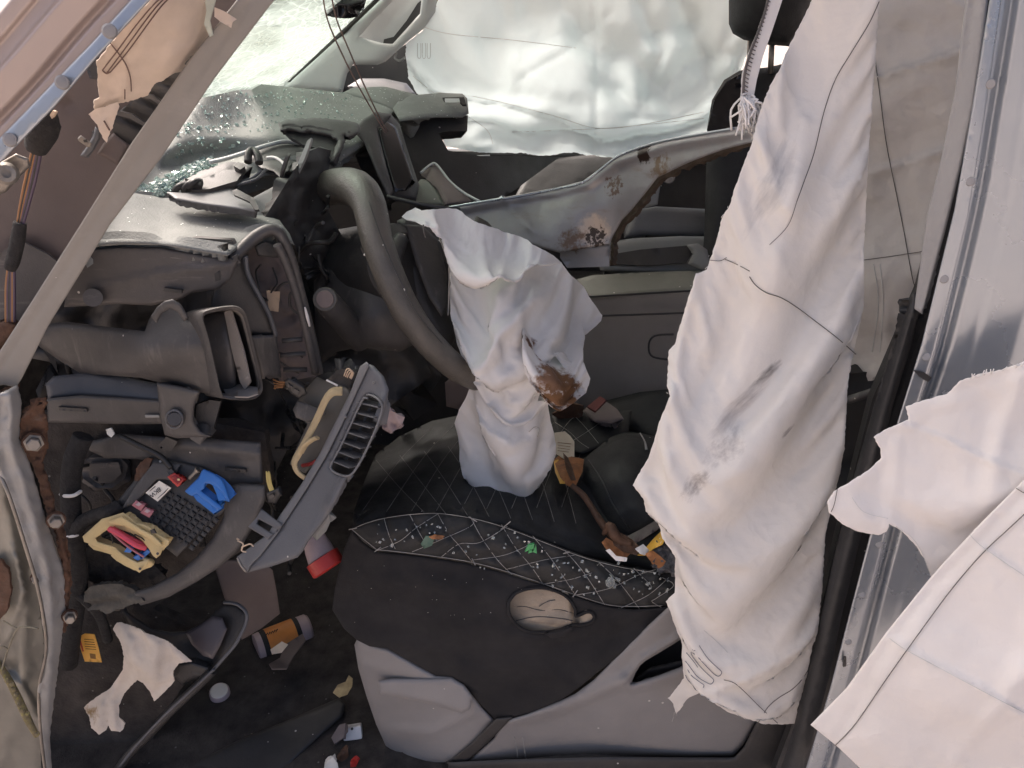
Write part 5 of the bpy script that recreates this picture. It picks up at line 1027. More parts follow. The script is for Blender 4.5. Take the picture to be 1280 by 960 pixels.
# cushion top
QL = []
for t in np.linspace(0, 1, 9): QL.append([(452+250*t, 640-6*t), (500+230*t, 575-20*t), (540+210*t, 535-20*t)])
for t in np.linspace(0, 1, 8): QL.append([(470+210*t, 575-40*t), (500+200*t, 610-30*t), (530+190*t, 640+14*t)])
CT = sheet('cushion_top', TSE, m_seat, "440,660 442,640 456,600 470,568 500,545 540,526 600,514 680,506 760,498 840,490 900,540 900,720 845,722 820,716 730,696 630,658 550,642 480,648",
   [(440,660,.985),(550,642,.99),(730,696,.985),(845,722,.98),(470,568,1.34),(600,514,1.47),(760,498,1.52),(900,520,1.42),(600,590,1.17),(760,600,1.17),(880,640,1.1)], th=.03, edge=(.02,12), step=5, nz=(.006,60),
   ridges=[(q, -.006, 6, 'g') for q in QL]+[("470,650 520,630 590,634 680,664 760,700", -.014, 10), ("700,600 745,640 765,668", -.02, 14), ("560,560 640,600 720,660", .01, 30)])
cB = [(440,662,.965),(470,688,.952),(550,641,.972),(585,702,.948),(630,657,.968),(680,730,.945),(730,695,.962),(760,757,.942),(845,718,.955),(830,760,.94)]
band_lines = ["441,661 458,654 480,648 515,643 550,642 590,648 630,659 680,678 730,697 776,709 820,716", "440,662 452,672 472,688", "470,687 500,690 540,695 585,702 632,714 680,730 718,743 760,756 792,758 828,757",
  "480,648 486,668 494,686", "512,643 522,662 530,676", "547,642 562,668 574,682 590,702", "588,646 602,672 622,700 640,718", "627,656 644,684 664,708 680,732", "666,670 690,700 718,742", "706,688 730,716 756,756", "748,702 774,728 800,762", "792,710 814,732",
  "472,688 500,676 520,660 548,642", "515,690 548,676 588,658 592,648", "552,696 574,680 600,678 634,658", "590,700 630,694 660,682", "632,712 680,700 718,694", "680,730 714,724 740,716", "718,744 760,736 800,718 820,712", "776,760 810,744 836,722", "828,722 842,732 820,748 815,752 828,760"]
BD = sheet('quilted_band', TSE, m_seat, "440,660 458,652 480,647 515,642 550,641 590,647 630,657 680,676 730,695 776,707 820,714 848,720 860,740 845,756 825,760 792,760 760,757 718,744 680,731 632,714 585,702 540,696 500,691 470,688 452,676",
   cB, th=.02, edge=(.008,6), step=3.6, nz=(.003,30), ridges=[(s, -.006, 4.5, 'g') for s in band_lines[3:]]+[("480,668 550,668 640,685 740,724 830,740", .012, 18)])
for i, s in enumerate(band_lines): line_on(BD, 'stitch_line', TSE, m_wthread, s, r=0.00048, lift=.0005)
for s in ("436,662 446,660","468,690 476,684","586,646 596,652","626,662 638,652","716,746 722,738","594,706 590,698","704,692 712,690"): line_on(BD, 'thread_end', TSE, m_wthread, s, r=.0008, lift=.003, sm=False)
for q in QL: line_on(CT, 'stitch_line', TSE, m_dimthr, q, r=.0006, lift=.0006)
# quilted far corner by the airbag
FC = sheet('far_quilt', TSE, m_seat, "690,520 712,512 745,518 790,512 786,540 752,558 728,568 700,560", [(690,520,1.36),(790,512,1.36),(700,560,1.26),(760,555,1.27)], th=.02, step=6, edge=(.006,5))
for s in ("694,528 712,540 724,552 736,560", "700,560 724,546 745,532 760,520", "712,514 730,532 748,554", "726,516 712,526 700,542", "760,528 768,534"): line_on(FC, 'stitch_line', TSE, m_wthread, s, r=0.00045, lift=.0006)
sheet('buckle_socket', TSE, m_kraft, "728,514 750,496 772,512 780,524 764,530 744,528", [(728,514,1.33),(760,500,1.35),(764,530,1.29)], th=.03, edge=(.006,5), step=5)
sheet('buckle_top', TSE, M('dull_red_plastic', (.16,.045,.04), .5, .2, 20, .1), "734,508 750,495 758,500 744,514", [(734,508,1.31),(758,500,1.32),(744,514,1.30)], th=.006, step=4)
sheet('belt_guide', TSE, m_rust, "690,518 712,504 730,508 728,520 708,530", 1.35, th=.006, step=5)
# torn side cover
SD = sheet('side_cover', TSE, m_seatside, "440,662 452,676 470,690 500,692 540,697 585,704 632,716 680,732 718,745 760,758 792,762 840,758 870,745 860,780 832,770 812,788 795,802 772,822 750,838 726,858 700,876 668,890 640,898 620,900 600,880 580,856 565,846 545,845 515,828 485,811 462,808 446,800 430,786 415,762 418,738 424,712 430,686",
   [(440,664,.972),(585,704,.955),(760,758,.945),(415,760,.99),(446,800,.975),(565,846,.945),(620,900,.935),(700,876,.93),(795,802,.925),(600,780,.925),(500,750,.95),(860,760,.93)], th=.006, step=6, nz=(.005,45), edge=(.004,4),
   ridges=[("430,720 520,730 620,744 640,760", .008, 16), ("460,800 540,810 600,850", .006, 10), ("700,800 760,800 820,770", -.008, 14), ("720,880 690,840 640,830 580,840", .006, 12), ("630,790 680,800 730,790",.006,6)],
   holes=["636,752 644,742 660,736 680,735 700,741 712,750 719,762 720,770 733,765 740,766 743,772 738,778 726,781 716,781 700,787 680,790 660,789 645,780 636,766"])
FO = sheet('foam', TSE, m_foam, "626,750 640,738 660,731 684,730 706,738 718,752 740,760 748,770 742,784 716,788 690,796 660,796 640,786 628,768", [(630,760,.951),(680,735,.955),(746,772,.943),(680,795,.938),(680,762,.943)], th=.02, step=4, ridges=[("636,759 680,762 716,766", -.004, 2, 'c'), ("672,756 690,748", -.004, 2, 'c'), ("718,756 722,784", -.016, 4), ("644,780 680,772 715,776", .003, 4)])
for s in ('637,760 655,758 676,763 698,762 718,767','674,758 684,752 694,750','645,776 670,771 700,773 716,776','722,760 721,772 724,782'): line_on(FO, 'crack', TSE, m_brown, s, r=.0008, lift=.0002)
HS = L('636,752 644,742 660,736 680,735 700,741 712,750 719,762 720,770 733,765 740,766 743,772 738,778 726,781 716,781 700,787 680,790 660,789 645,780 636,766 636,752')
line_on(SD, 'hole_lip', TSE, m_seatside, HS, r=.0028, lift=.001)
sheet('torn_lip', TSE, m_seatside, "680,792 700,788 716,783 708,795 690,798", .915, th=.006, edge=(.003,3), step=4)
# seat bolster
BO = sheet('back_bolster', TSE, m_seat, "725,603 728,580 734,570 750,557 764,546 780,540 800,541 830,548 860,570 860,640 825,650 820,660 804,670 785,678 772,672 764,664 745,632 736,612",
   [(725,600,1.16),(750,557,1.24),(800,541,1.26),(850,580,1.2),(785,677,1.04),(825,652,1.04),(780,600,1.09),(745,632,1.1),(765,570,1.17)], th=.06, edge=(.03,14), step=5, nz=(.006,30), crumple=(.004,35))
line_on(BO, 'seam', TSE, m_black, "735,575 752,600 766,630 786,660", r=0.00120)
sheet('back_panel', TSE, m_seat, "740,505 800,490 900,480 960,540 960,640 860,640 820,560 790,540 760,548 745,540", [(740,505,1.42),(900,490,1.36),(960,600,1.2),(820,560,1.3)], th=.06, step=8, edge=(.02,12))
tube('fray', TSE, m_wthread, T3("800,541,1.22 806,552,1.2 808,562,1.19"), [.001,.0015,.003], 5)
# plastic base
HB = "789,855 794,842 800,832 807,826 824,816 850,800 880,786 900,800 880,820 850,834 820,845"
PB = sheet('base_side', TSE, m_seatpl, "618,922 622,908 637,899 658,893 678,885 700,876 719,867 742,850 760,832 776,815 792,800 812,780 836,758 872,750 920,780 962,850 958,880 944,905 930,930 917,945 860,946 760,944 680,946 620,951 584,953 600,938",
   [(620,920,.935),(584,953,.94),(760,944,.935),(917,945,.94),(700,878,.93),(792,802,.925),(872,752,.925),(960,850,.935),(780,890,.92)], th=.01, step=6, edge=(.006,5), holes=[HB],
   ridges=[("640,900 700,884 740,868 780,850", .010, 8), ("778,852 790,838 806,822 850,796", .008, 4), ("786,860 840,846 890,824", .005, 6)])
sheet('hole_depth', TSE, m_black, "780,864 792,832 830,806 880,780 910,800 880,830", [(780,860,.985),(880,785,.985),(890,830,.985)], th=.01, step=10)
sheet('hole_bar', TSE, m_dark, "794,848 812,836 850,828 870,826 868,834 830,842 800,854", .965, th=.012, edge=(.004,4), step=6)
for s in ("643,922,.927 646,938,.928 648,952,.93", "653,922,.926 656,940,.927 659,953,.93"): tube('scratch', TSE, m_grey, T3(s), .0009, 4)
FB2 = sheet('front_housing', TSE, m_seatpl, "443,806 447,797 466,806 485,811 515,828 545,845 565,846 582,858 602,884 618,900 604,920 586,938 568,953 505,953 503,941 494,945 482,932 470,905 458,870 448,836",
   [(445,806,.985),(470,905,.985),(500,950,.975),(565,848,.945),(618,900,.938),(560,950,.945),(500,830,.96)], th=.012, edge=(.007,6), step=5, ridges=[("455,830 510,842 570,848", .004, 8), ("490,912 540,916 590,890", .006, 7)])
sheet('lever', TSE, m_seatpl, "472,851 490,848 530,848 565,847 580,856 590,870 588,886 578,892 540,880 500,872 474,868", [(472,858,.955),(530,850,.945),(588,880,.925),(500,872,.945)], th=.014, edge=(.006,6), step=4)
sheet('dark_strap', TSE, m_rubber, "556,955 570,944 590,928 606,912 620,898 641,896 626,912 608,930 590,946 582,955", [(556,955,.94),(620,898,.928),(641,896,.926),(582,955,.935)], th=.006, edge=(.003,3), step=5)
box('seat_rail', TSE, m_black, (-.25,1.0,FZ), (.32,1.03,.42), .005)
box('seat_rail', TSE, m_black, (-.25,1.38,FZ), (.32,1.41,.42), .005)

# sill edge strip below the seat
sheet('sill_strip', None, m_rubber, "560,953 640,949 760,946 918,947 930,934 944,906 960,880 1010,880 1000,985 560,985", [(560,955,.93),(918,950,.925),(1000,890,.92),(760,985,.90)], th=.04, step=9, edge=(.004,6), kind='structure')
sheet('floor_mat_edge', None, m_rubber, "180,985 230,958 300,924 360,900 424,872 432,880 428,896 396,924 356,962 330,985", ((0,1,FZ+.04),(0,-.15,1)), th=.03, step=7, edge=(.008,5), kind='structure')
TMAT = thing('floor_mat', 'black ribbed rubber mat on the driver footwell floor', 'mat', PZ(330,900,FZ))
pz = [project(PZ(x, y, FZ+.006)) for x, y in ((240,850),(420,790),(430,880),(200,960))]
MT = sheet('mat', TMAT, m_rubber, "205,930 262,846 330,815 400,800 440,830 450,900 420,960 330,975 200,975", ((0,1,FZ+.012),(0,0,1)), th=.006, step=10, nz=(.002,20))
for k in range(8):
    x = 236+k*11; line_on(MT, 'mat_rib', TMAT, m_dark, [(x,925-k*3),(x+14,895-k*3),(x+18,870-k*3)], r=.003, lift=.001)

# ================================================================ NEAR REAR PILLAR AND SEALS, right
TBP = thing('rear_door_pillar', 'silver painted door pillar with clip row at the right edge', 'pillar', P(1100,960,.76))
patch('outer_skin', TBP, m_paint, "1244,-50 1238,0 1217,130 1194,262 1153,430 1123,527 1089,667 1039,859 1004,975", (690,20), [.802,.798,.79,.786,.778,.77], [(0,0),(.005,.004),(.0283,.005),(.0333,-.003),(.04,-.003),(.05,.006),(.08,.012),(.09,.013),(.10,.016),(.167,.026),(.25,.030),(.5,.030),(1,.024)], nu=200)
FLG = sheet('skin_flange', TBP, m_paint, "1244,-50 1237,0 1216,130 1193,262 1152,430 1122,527 1088,667 1038,859 1003,975 1024,975 1058,862 1106,672 1140,530 1170,434 1210,270 1232,138 1252,0 1260,-50", [(1238,0,.792),(1153,430,.777),(1089,667,.767),(1004,970,.757),(1170,434,.776),(1058,862,.758)], th=.004, step=7, edge=(.002,3))
for (x, y) in ((1238,105),(1213,227),(1180,349),(1158,446),(1099,680),(1077,743),(1060,802)):
    Y = float(Depth([(1238,0,.790),(1153,430,.775),(1004,970,.756)]).pt(x,y).y)
    b = rev('clip', TBP, m_clip, FLG.pt(x,y,-.002), FLG.pt(x,y,.0016), [(0,.0045),(.8,.0044),(1,.0034)], 18)
sheet('oval_slot', TBP, m_black, "1055,822 1058,822 1058,833 1054,834", .754, th=.003, step=3)
sheet('paint_chip', TBP, m_black, "1142,463 1156,466 1165,472 1160,478 1148,470", .772, th=.002, step=3)

TSL = thing('door_seal', 'light grey pillar strip running down into a dusty black rubber door seal', 'seal', P(990,960,.84))
sheet('grey_strip', TSL, m_strip, "1212,-50 1207,0 1194,113 1176,200 1158,272 1144,375 1143,386 1153,393 1166,345 1180,295 1200,214 1217,136 1228,60 1235,0 1242,-50", [(1207,0,.86),(1235,0,.845),(1144,380,.84),(1153,393,.83)], th=.01, edge=(.004,4), step=6, ridges=[("1216,0 1200,113 1182,200 1164,272 1150,380", -.003, 4)])
sheet('rubber_seal', TSL, m_seal, "1140,366 1146,366 1150,392 1140,430 1118,500 1096,590 1076,672 1052,770 1036,850 1016,920 1000,985 968,985 986,930 1006,858 1022,790 1044,690 1066,600 1092,508 1118,430", [(1140,370,.85),(1118,500,.845),(1052,770,.825),(1000,970,.81),(1044,690,.84),(980,970,.825)], th=.02, edge=(.010,9), step=6, ridges=[("1140,390 1104,520 1056,700 1014,860 984,980", .006, 7)])
sheet('dark_gap', TSL, m_black, "1230,-50 1262,-50 1240,100 1204,280 1166,440 1130,560 1090,720 1046,890 1016,985 960,985 1000,880 1040,700 1090,500 1150,360 1190,200 1216,60", [(1238,0,.90),(1153,430,.89),(1040,860,.88),(990,980,.88),(1200,200,.9)], th=.02, step=12)
box('b_post_core' if False else 'inner_post', TSL, m_black, (.32,1.12,.3), (.5,1.2,.92), .02)

TRB = thing('rear_airbag', 'greyish white airbag sheet hanging behind the near drape by the door pillar', 'airbag', P(1090,478,1.05))
RB = sheet('cloth', TRB, m_bagrear, "1030,-50 1222,-50 1214,20 1202,90 1184,190 1168,270 1152,360 1134,420 1112,470 1090,476 1040,480 1020,300", [(1040,0,1.06),(1215,0,.98),(1150,370,.97),(1050,470,1.05),(1100,200,1.02)], th=.0015, step=5, nz=(.006,60), cloth=dict(levels=[(26,.03,60)], dir=(1,-.3)),
   ridges=[("1090,95 1150,80 1205,62", .010, 10, 's'), ("1085,215 1140,200 1184,186", .008, 10, 's'), ("1085,330 1120,360 1150,340", .006, 20), ("1110,380 1106,460", .004, 6)], seed=31)
line_on(RB, 'seam', TRB, m_thread, "1094,75 1100,120 1108,180 1120,240 1130,290 1140,345 1145,362", r=0.00053, lift=.001)
line_on(RB, 'seam', TRB, m_thread, "1080,325 1110,321 1156,314", r=0.00048, lift=.001)
for s in ("1092,330 1098,380 1090,440","1100,330 1104,380 1100,440"): line_on(RB, 'seam', TRB, m_pinkthr, s, r=0.00058, lift=.0006)
sheet('dark_backing', TSL, m_black, "1030,470 1116,462 1090,560 1060,690 1030,830 1000,930 960,960 960,700 1020,560", 1.02, th=.02, step=14, nz=(.02,60))  # black sheet filling the dark area below the rear airbag
tube('backing_edge', TSL, m_dark, T3("1060,500,1.0 1090,490,.98 1112,480,.96"), .006, 8)

# ================================================================ MAIN DRAPE
TDR = thing('side_airbag', 'large torn white airbag curtain hanging in the door opening with dirty smudges', 'airbag', P(930,900,.83))
cD = [(1060,0,.93),(1010,10,.95),(1095,100,.93),(970,100,.93),(900,300,.90),(1075,320,.90),(1060,540,.87),(840,460,.88),(960,300,.865),(800,606,.85),(930,560,.82),(1030,700,.855),(845,720,.85),(990,900,.85),(850,870,.87),(930,760,.815),(900,860,.83),(1020,200,.89)]
DR = sheet('cloth', TDR, m_bag, "1024,-50 1015,0 1003,24 990,50 974,86 963,104 956,122 949,140 940,177 926,213 918,236 913,254 902,272 897,294 890,317 883,337 870,342 856,386 843,430 836,437 833,482 837,494 825,527 811,572 800,590 791,606 805,622 808,639 822,648 828,673 845,696 843,741 832,752 838,764 845,780 853,797 855,830 855,847 846,860 835,873 842,880 845,892 850,888 858,874 876,864 898,881 915,890 935,897 954,904 975,906 994,904 997,887 1010,836 1022,786 1029,730 1033,667 1044,612 1056,561 1059,520 1061,476 1066,450 1072,420 1079,370 1081,317 1083,260 1085,195 1090,130 1094,77 1099,0 1106,-50",
   cD, th=.0015, step=5, nz=(.004,110), jag=.55, rk=.75, cloth=dict(levels=[(30,.020,70,.25),(14,.010,50,.15),(7,.006,30,.08)], dir=(-.5,1)),
   ridges=[("985,80 955,180 925,290 890,400 860,470 838,530", .020, 13), ("950,200 920,330 900,420 850,520 812,590", -.016, 14), ("1010,130 985,260 960,360 920,440 870,540 820,620", .018, 15), ("965,360 930,420 890,500 850,570 815,630", -.012, 10),
           ("1080,330 1040,400 990,470 930,550 870,640 840,690", .022, 24), ("1070,250 1030,330 985,420 930,500", -.014, 18), ("1066,440 1020,500 960,580 900,650 850,720", -.012, 20), ("1060,560 990,640 920,720 850,770", .014, 26), ("1040,640 980,720 900,800", -.008, 20),
           ("1022,790 990,806 940,830 905,848 880,856", .010, 6, 's'), ("870,345 850,430 838,500", .012, 6), ("1095,0 1060,60 1030,140 1000,230", .010, 18), ("1086,150 1078,300 1066,440", -.010, 7), ("900,700 880,740 850,760", .006, 9),
           ("930,520 950,500 975,470 990,440", .006, 6), ("840,560 830,600 812,600", .010, 6, 'c'), ("890,318 905,322 915,318", .006, 4, 'c')], seed=41, edge=(.0012,3))
line_on(DR, 'seam', TDR, m_thread, "1099,2 1086,30 1064,66 1044,100 1030,140 1018,190 1004,230 996,252", r=0.00048, lift=.001)
line_on(DR, 'seam', TDR, m_thread, "996,252 985,282 962,306", r=0.00034, lift=.0008)
line_on(DR, 'seam', TDR, m_thread, "886,325 900,326 908,322", r=0.00038)
line_on(DR, 'seam', TDR, m_thread, "906,324 922,331 937,339", r=0.00043)
line_on(DR, 'seam', TDR, m_thread, "937,346 944,356 958,366 976,372 996,384 1020,402 1046,422 1070,443", r=0.00053)
line_on(DR, 'seam', TDR, m_thread, "905,850 918,854 932,866 950,884 972,904", r=0.00048)
line_on(DR, 'seam', TDR, m_thread, "1010,838 1002,850 990,862 974,872 960,884 948,903", r=0.00048)
m_bprint = M('blue_grey_print', (.16,.17,.21), .9, .1, 30, 0)
def loop(x, y, n, w, ln):     # printed hairpin line running down-right
    pass
line_on(DR, 'printed_loop', TDR, m_bprint, "874,807 884,822 896,834 902,840 899,845 893,843 882,832 871,820 865,815 866,812", r=0.00054, lift=.0022)
line_on(DR, 'printed_loop', TDR, m_bprint, "869,813 864,815 866,821 876,834 886,844 892,850 889,855 883,853 872,846 864,836 858,828 856,826", r=0.00054, lift=.0022)
line_on(DR, 'printed_loop', TDR, m_bprint, "858,816 868,828 872,834", r=0.00054, lift=.0022)
line_on(DR, 'printed_loop', TDR, m_bprint, "857,832 864,844 874,852 880,857 875,862 868,858 860,850 857,844", r=0.00054, lift=.0022)
line_on(DR, 'hem_line', TDR, m_pinkthr, "880,788 896,802 910,816", r=0.00036)
for i, s in enumerate(("843,890,.865 842,896,.866 840,902,.867", "846,890,.865 846,896,.866")): tube('fray', TDR, m_wthread, T3(s), .0006, 4)
rf_ = random.Random(8)
for i in range(10):
    x, y = rf_.choice(((890,310),(886,328),(913,256),(906,270),(803,620),(800,592),(836,440),(834,486),(828,670),(842,745),(850,792)))
    x += rf_.uniform(-4,3); y += rf_.uniform(-8,8)
    try: p = DR.pt(x, y, .001); q = p+V3((rf_.uniform(-.004,.002), rf_.uniform(-.002,.002), rf_.uniform(-.004,.002))); tube('fray', TDR, m_white, [p, (p+q)/2+V3((0,-.001,.001)), q], .0003, 4, k=2)
    except Exception: pass

# tether strap
TTS = thing('tether_strap', 'white woven tether strap with dark stitched edge and frayed end', 'strap', P(932,170,.95))
SS = sheet('webbing', TTS, m_bag2, "966,-50 960,0 948,36 936,66 928,92 926,124 941,128 946,100 954,70 966,36 978,0 984,-50", [(960,0,.97),(978,0,.97),(926,124,.935),(941,128,.935),(950,50,.955)], th=.0025, step=4, nz=(.001,10))
line_on(SS, 'stitched_edge', TTS, m_thread, "965,-40 960,0 950,34 938,66 931,92 929,120", r=.0016, lift=.0008)
for k in range(26):
    t = k/26; x = np.interp(t, [0,.3,.6,.8,1], [963,951,939,933,931]); y = -10+t*132
    tube('stitch', TTS, m_thread, [SS.pt(x-1.5,y,.0016), SS.pt(x+3,y+2.5,.0016)], .0008, 4, sm=False)
for k in range(70):
    a = SS.pt(rf_.uniform(926,941), rf_.uniform(118,132), rf_.uniform(-.002,.006))
    q = a+V3((rf_.uniform(-.012,.016), rf_.uniform(-.012,.006), rf_.uniform(-.04,-.004)))
    tube('frayed_yarn', TTS, m_white, [a, (a+q)/2+V3((rf_.uniform(-.008,.008), rf_.uniform(-.006,.002), rf_.uniform(0,.006))), q], rf_.uniform(.0006,.0014), 5, k=3)
for s in ("944,146,.93 960,152,.925 978,162,.93 996,172,.935", "940,150,.93 946,166,.93 950,172,.93"): tube('loose_thread', TTS, m_white, T3(s), .0005, 4)

# ================================================================ LOOSE PIECES, lower right
TL1 = thing('torn_airbag_piece', 'torn white airbag piece with curved cut lying over the door pillar', 'airbag', P(1150,720,.70))
L1 = sheet('cloth', TL1, m_bag2, "1340,430 1280,452 1252,462 1222,468 1200,476 1184,492 1156,500 1132,508 1136,524 1124,530 1108,536 1092,546 1100,560 1102,572 1088,586 1066,600 1042,614 1034,628 1036,640 1052,654 1072,664 1098,669 1108,664 1112,655 1128,664 1146,684 1158,704 1164,722 1190,712 1240,680 1340,600",
   [(1040,630,.70),(1100,550,.715),(1280,460,.70),(1160,720,.68),(1280,640,.66),(1180,580,.69)], th=.0015, step=5, nz=(.004,110), jag=.5, rk=.5, cloth=dict(levels=[(30,.018,60),(14,.006,40)], dir=(1,.5)), ridges=[("1130,530 1180,545 1230,570 1280,590", .007, 7, 's'), ("1280,470 1255,540 1240,620", .012, 16), ("1120,560 1118,620 1112,655", .006, 10), ("1130,510 1220,480 1280,458", -.004, 8), ("1060,610 1090,650", .003, 8)], seed=51, edge=(.001,3))
line_on(L1, 'seam', TL1, m_thread, "1047,610 1043,630 1039,640", r=0.00038)
line_on(L1, 'seam', TL1, m_pinkthr, "1120,658 1140,672 1152,690 1162,716", r=0.00034)
line_on(L1, 'seam', TL1, m_pinkthr, "1065,622 1080,640 1110,648", r=0.00029)
for i in range(16):
    t = rf_.random(); x = 1200+80*t; y = 474-20*t; p = L1.pt(x,y+3,.001)
    tube('fray', TL1, m_white, [p, p+V3((rf_.uniform(-.003,.003),-.002,rf_.uniform(.002,.008)))], .0005, 4, sm=False)
TL2 = thing('folded_airbag_flap', 'flat white airbag flap with a straight dark seam, lower right corner', 'airbag', P(1150,980,.62))
L2 = sheet('cloth', TL2, m_bag2, "1340,540 1280,600 1264,616 1220,660 1162,724 1108,790 1058,860 1013,906 1048,934 1076,960 1096,985 1340,985", [(1280,600,.655),(1162,724,.655),(1013,906,.66),(1280,780,.61),(1280,960,.585),(1100,960,.625),(1180,850,.615)], th=.0015, step=6, nz=(.003,120), rk=.5, cloth=dict(levels=[(40,.008,60)], dir=(1,.7)), ridges=[("1280,618 1232,670 1160,742 1100,820 1046,930", -.004, 8), ("1228,684 1290,730", .006, 8, 's'), ("1120,800 1160,826 1230,860 1290,900", .008, 9, 's'), ("1240,900 1280,840", .008, 14), ("1190,960 1240,890", .006, 12)], seed=52, edge=(.0012,3))
line_on(L2, 'seam', TL2, m_thread, "1290,634 1262,660 1228,692 1190,736 1150,790 1110,846 1070,904 1044,932", r=0.00048)
line_on(L2, 'seam', TL2, m_thread, "1270,610 1280,616 1290,618", r=0.00038)
line_on(L2, 'fold_line', TL2, m_pinkthr, "1112,798 1132,812 1180,838 1240,870 1290,896", r=0.00036)
line_on(L2, 'fold_line', TL2, m_pinkthr, "1212,668 1226,682 1260,706 1290,726", r=0.00036)

# ================================================================ LEAVES, WRAPPERS, CHIPS
rr = random.Random(77)
def leaf(name, label, mat, outline, ctrl, group=None, rib=None, th=.001, seed=0, cat='leaf'):
    o = sheet(name, None, mat, outline, ctrl, th=th, step=4, crumple=(.008,12), seed=seed, label=label, cat=cat, group=group); return o
leaf('dry_leaf', 'curled orange brown dry leaf on the seat below the paper tag', m_leaf, "692,575 700,568 706,576 712,570 722,572 730,574 728,590 722,602 718,612 708,606 700,596 696,586", [(692,575,1.20),(730,574,1.20),(715,610,1.10),(708,588,1.13)], seed=2)
leaf('dry_leaf', 'dark rolled leaf standing upright out of the orange brown leaf', m_leaf2, "704,566 710,572 716,586 720,600 714,600 708,586", [(704,566,1.18),(720,600,1.09),(708,588,1.10)], seed=5)
leaf('torn_wrapper', 'small yellow and white torn wrapper edge beside the dry leaf', m_ywrap, "692,576 698,574 704,592 706,604 700,604 694,590", [(692,576,1.19),(706,604,1.10),(698,575,1.19)], seed=3, cat='wrapper')
tube('twig', None, m_leaf2, T3("714,606,1.09 728,618,1.08 738,632,1.06 748,648,1.04 758,662,1.02 766,672,1.0"), [.004,.0055,.005,.006,.006,.005], 7, label='brown twig lying along the seat crease below the dry leaf', cat='twig')
tube('withered_twig', None, m_leaf2, T3("754,668,1.0 762,658,1.0 768,668,.99 776,676,.985 790,680,.98"), [.003,.008,.009,.008,.004], 7, label='dark crumbled stem under the seat bolster', cat='twig')
leaf('dry_leaf', 'orange leaf with pale torn rim at the left of the wrapper pile', m_leaf, "752,678 758,672 768,678 778,684 790,690 782,698 770,700 760,690", [(752,678,.985),(790,690,.975),(768,700,.965)], seed=7)
leaf('wrapper_scrap', 'white curled wrapper scrap on the quilted seat band', m_white, "757,688 762,686 770,695 784,697 783,702 770,701", [(757,688,.965),(784,697,.955),(770,702,.955)], seed=8, cat='wrapper')
leaf('wrapper_scrap', 'yellow wrapper with white end beside the torn white drape', m_ywrap, "796,694 806,686 816,674 826,664 832,672 828,680 816,686 806,694", [(796,694,.975),(830,668,.985),(806,694,.965)], seed=9, cat='wrapper')
leaf('wrapper_scrap', 'white end of the yellow wrapper pointing to the seat band', m_white, "794,686 804,680 812,688 806,694 800,692", [(794,686,.966),(812,688,.966),(800,694,.960)], seed=10, cat='wrapper')
leaf('dry_leaf', 'bright orange leaf point lying against the torn drape edge', m_leaf, "806,692 816,688 824,694 832,702 830,706 826,712 816,706", [(806,692,.962),(832,702,.955),(820,712,.95)], seed=11)
leaf('dry_leaf', 'brown crumpled leaf in the middle of the wrapper pile', m_leaf2, "762,668 776,666 790,674 800,684 796,694 780,690 768,682", [(762,668,.99),(800,684,.975),(780,692,.965)], seed=12)
leaf('leather_scrap', 'dark brown frayed leather scrap at the end of the bolster', M('brown_leather', (.05,.035,.035), .5, .3, 30, .3), "772,676 800,662 820,650 826,656 822,662 800,676 784,684", [(772,676,1.0),(826,655,1.0),(784,684,.98)], seed=13, cat='scrap')
sheet('rubble', None, M('grey_rubble', (.07,.07,.075), .8, .6, 80, .9, 150, dust=.6, dustcol=(.2,.2,.21)), "812,690 824,680 840,684 850,696 846,716 826,716 816,706", [(812,690,.965),(848,690,.965),(830,716,.945)], th=.01, crumple=(.014,10), nz=(.008,8), step=3.5, label='grey crumbs gathered at the drape end of the seat band', cat='rubble', kind='stuff')
TTG = thing('paper_tag', 'cream printed paper tag sticking out from under the driver airbag', 'tag', P(705,575,1.2))
PT = sheet('tag_sheet', TTG, m_tag, "693,541 706,539 713,545 718,552 718,574 706,574 694,566", [(693,541,1.26),(718,552,1.25),(706,574,1.19)], th=.001, step=4, nz=(.002,12))
for k in range(4): line_on(PT, 'print_line', TTG, m_brownink, [(697,553+k*3.4),(714-k,555+k*3.4)], r=.0005, lift=.0006, sm=False)
# glass and debris: nobody could count the chips
def chips(name, label, cat, mat, places, kind='stuff'):
    bm = bmesh.new()
    for (p, s) in places:
        m = Matrix.Translation(p)@Matrix.Rotation(rr.uniform(0,6.28), 4, V3((rr.uniform(-1,1),rr.uniform(-1,1),rr.uniform(-1,1))).normalized())@Matrix.Diagonal((s*rr.uniform(.6,1.3), s*rr.uniform(.6,1.3), s*rr.uniform(.35,.8), 1))
        r = bmesh.ops.create_cube(bm, size=1, matrix=m)
    me = bpy.data.meshes.new(name); bm.to_mesh(me); bm.free(); return link(name, me, mat, None, label, cat, None, kind)
def spray(D, box_, n, s0, s1, line=None, jit=5, lift=.002):
    out = []
    for i in range(n):
        if line is not None:
            q = L(line); k = rr.randrange(len(q)-1); t = rr.random(); x = q[k][0]+(q[k+1][0]-q[k][0])*t+rr.gauss(0,jit); y = q[k][1]+(q[k+1][1]-q[k][1])*t+rr.gauss(0,jit*.6)
        else: x = rr.uniform(box_[0],box_[2]); y = rr.uniform(box_[1],box_[3])
        out.append((D.pt(x,y,lift), rr.uniform(s0,s1)))
    return out
chips('windscreen_glass', 'green crumbled windscreen glass lying in the dash recess', 'broken glass', m_chip, spray(DASHD, None, 420, .003, .008, "170,240 190,238 205,230 225,220 245,210 262,202", 5, .012)+spray(DASHD, None, 60, .004, .010, "168,238 196,242 210,240", 2, .014))
def bandchip(D, n, box_, s0, s1): return spray(D, box_, n, s0, s1, lift=.003)
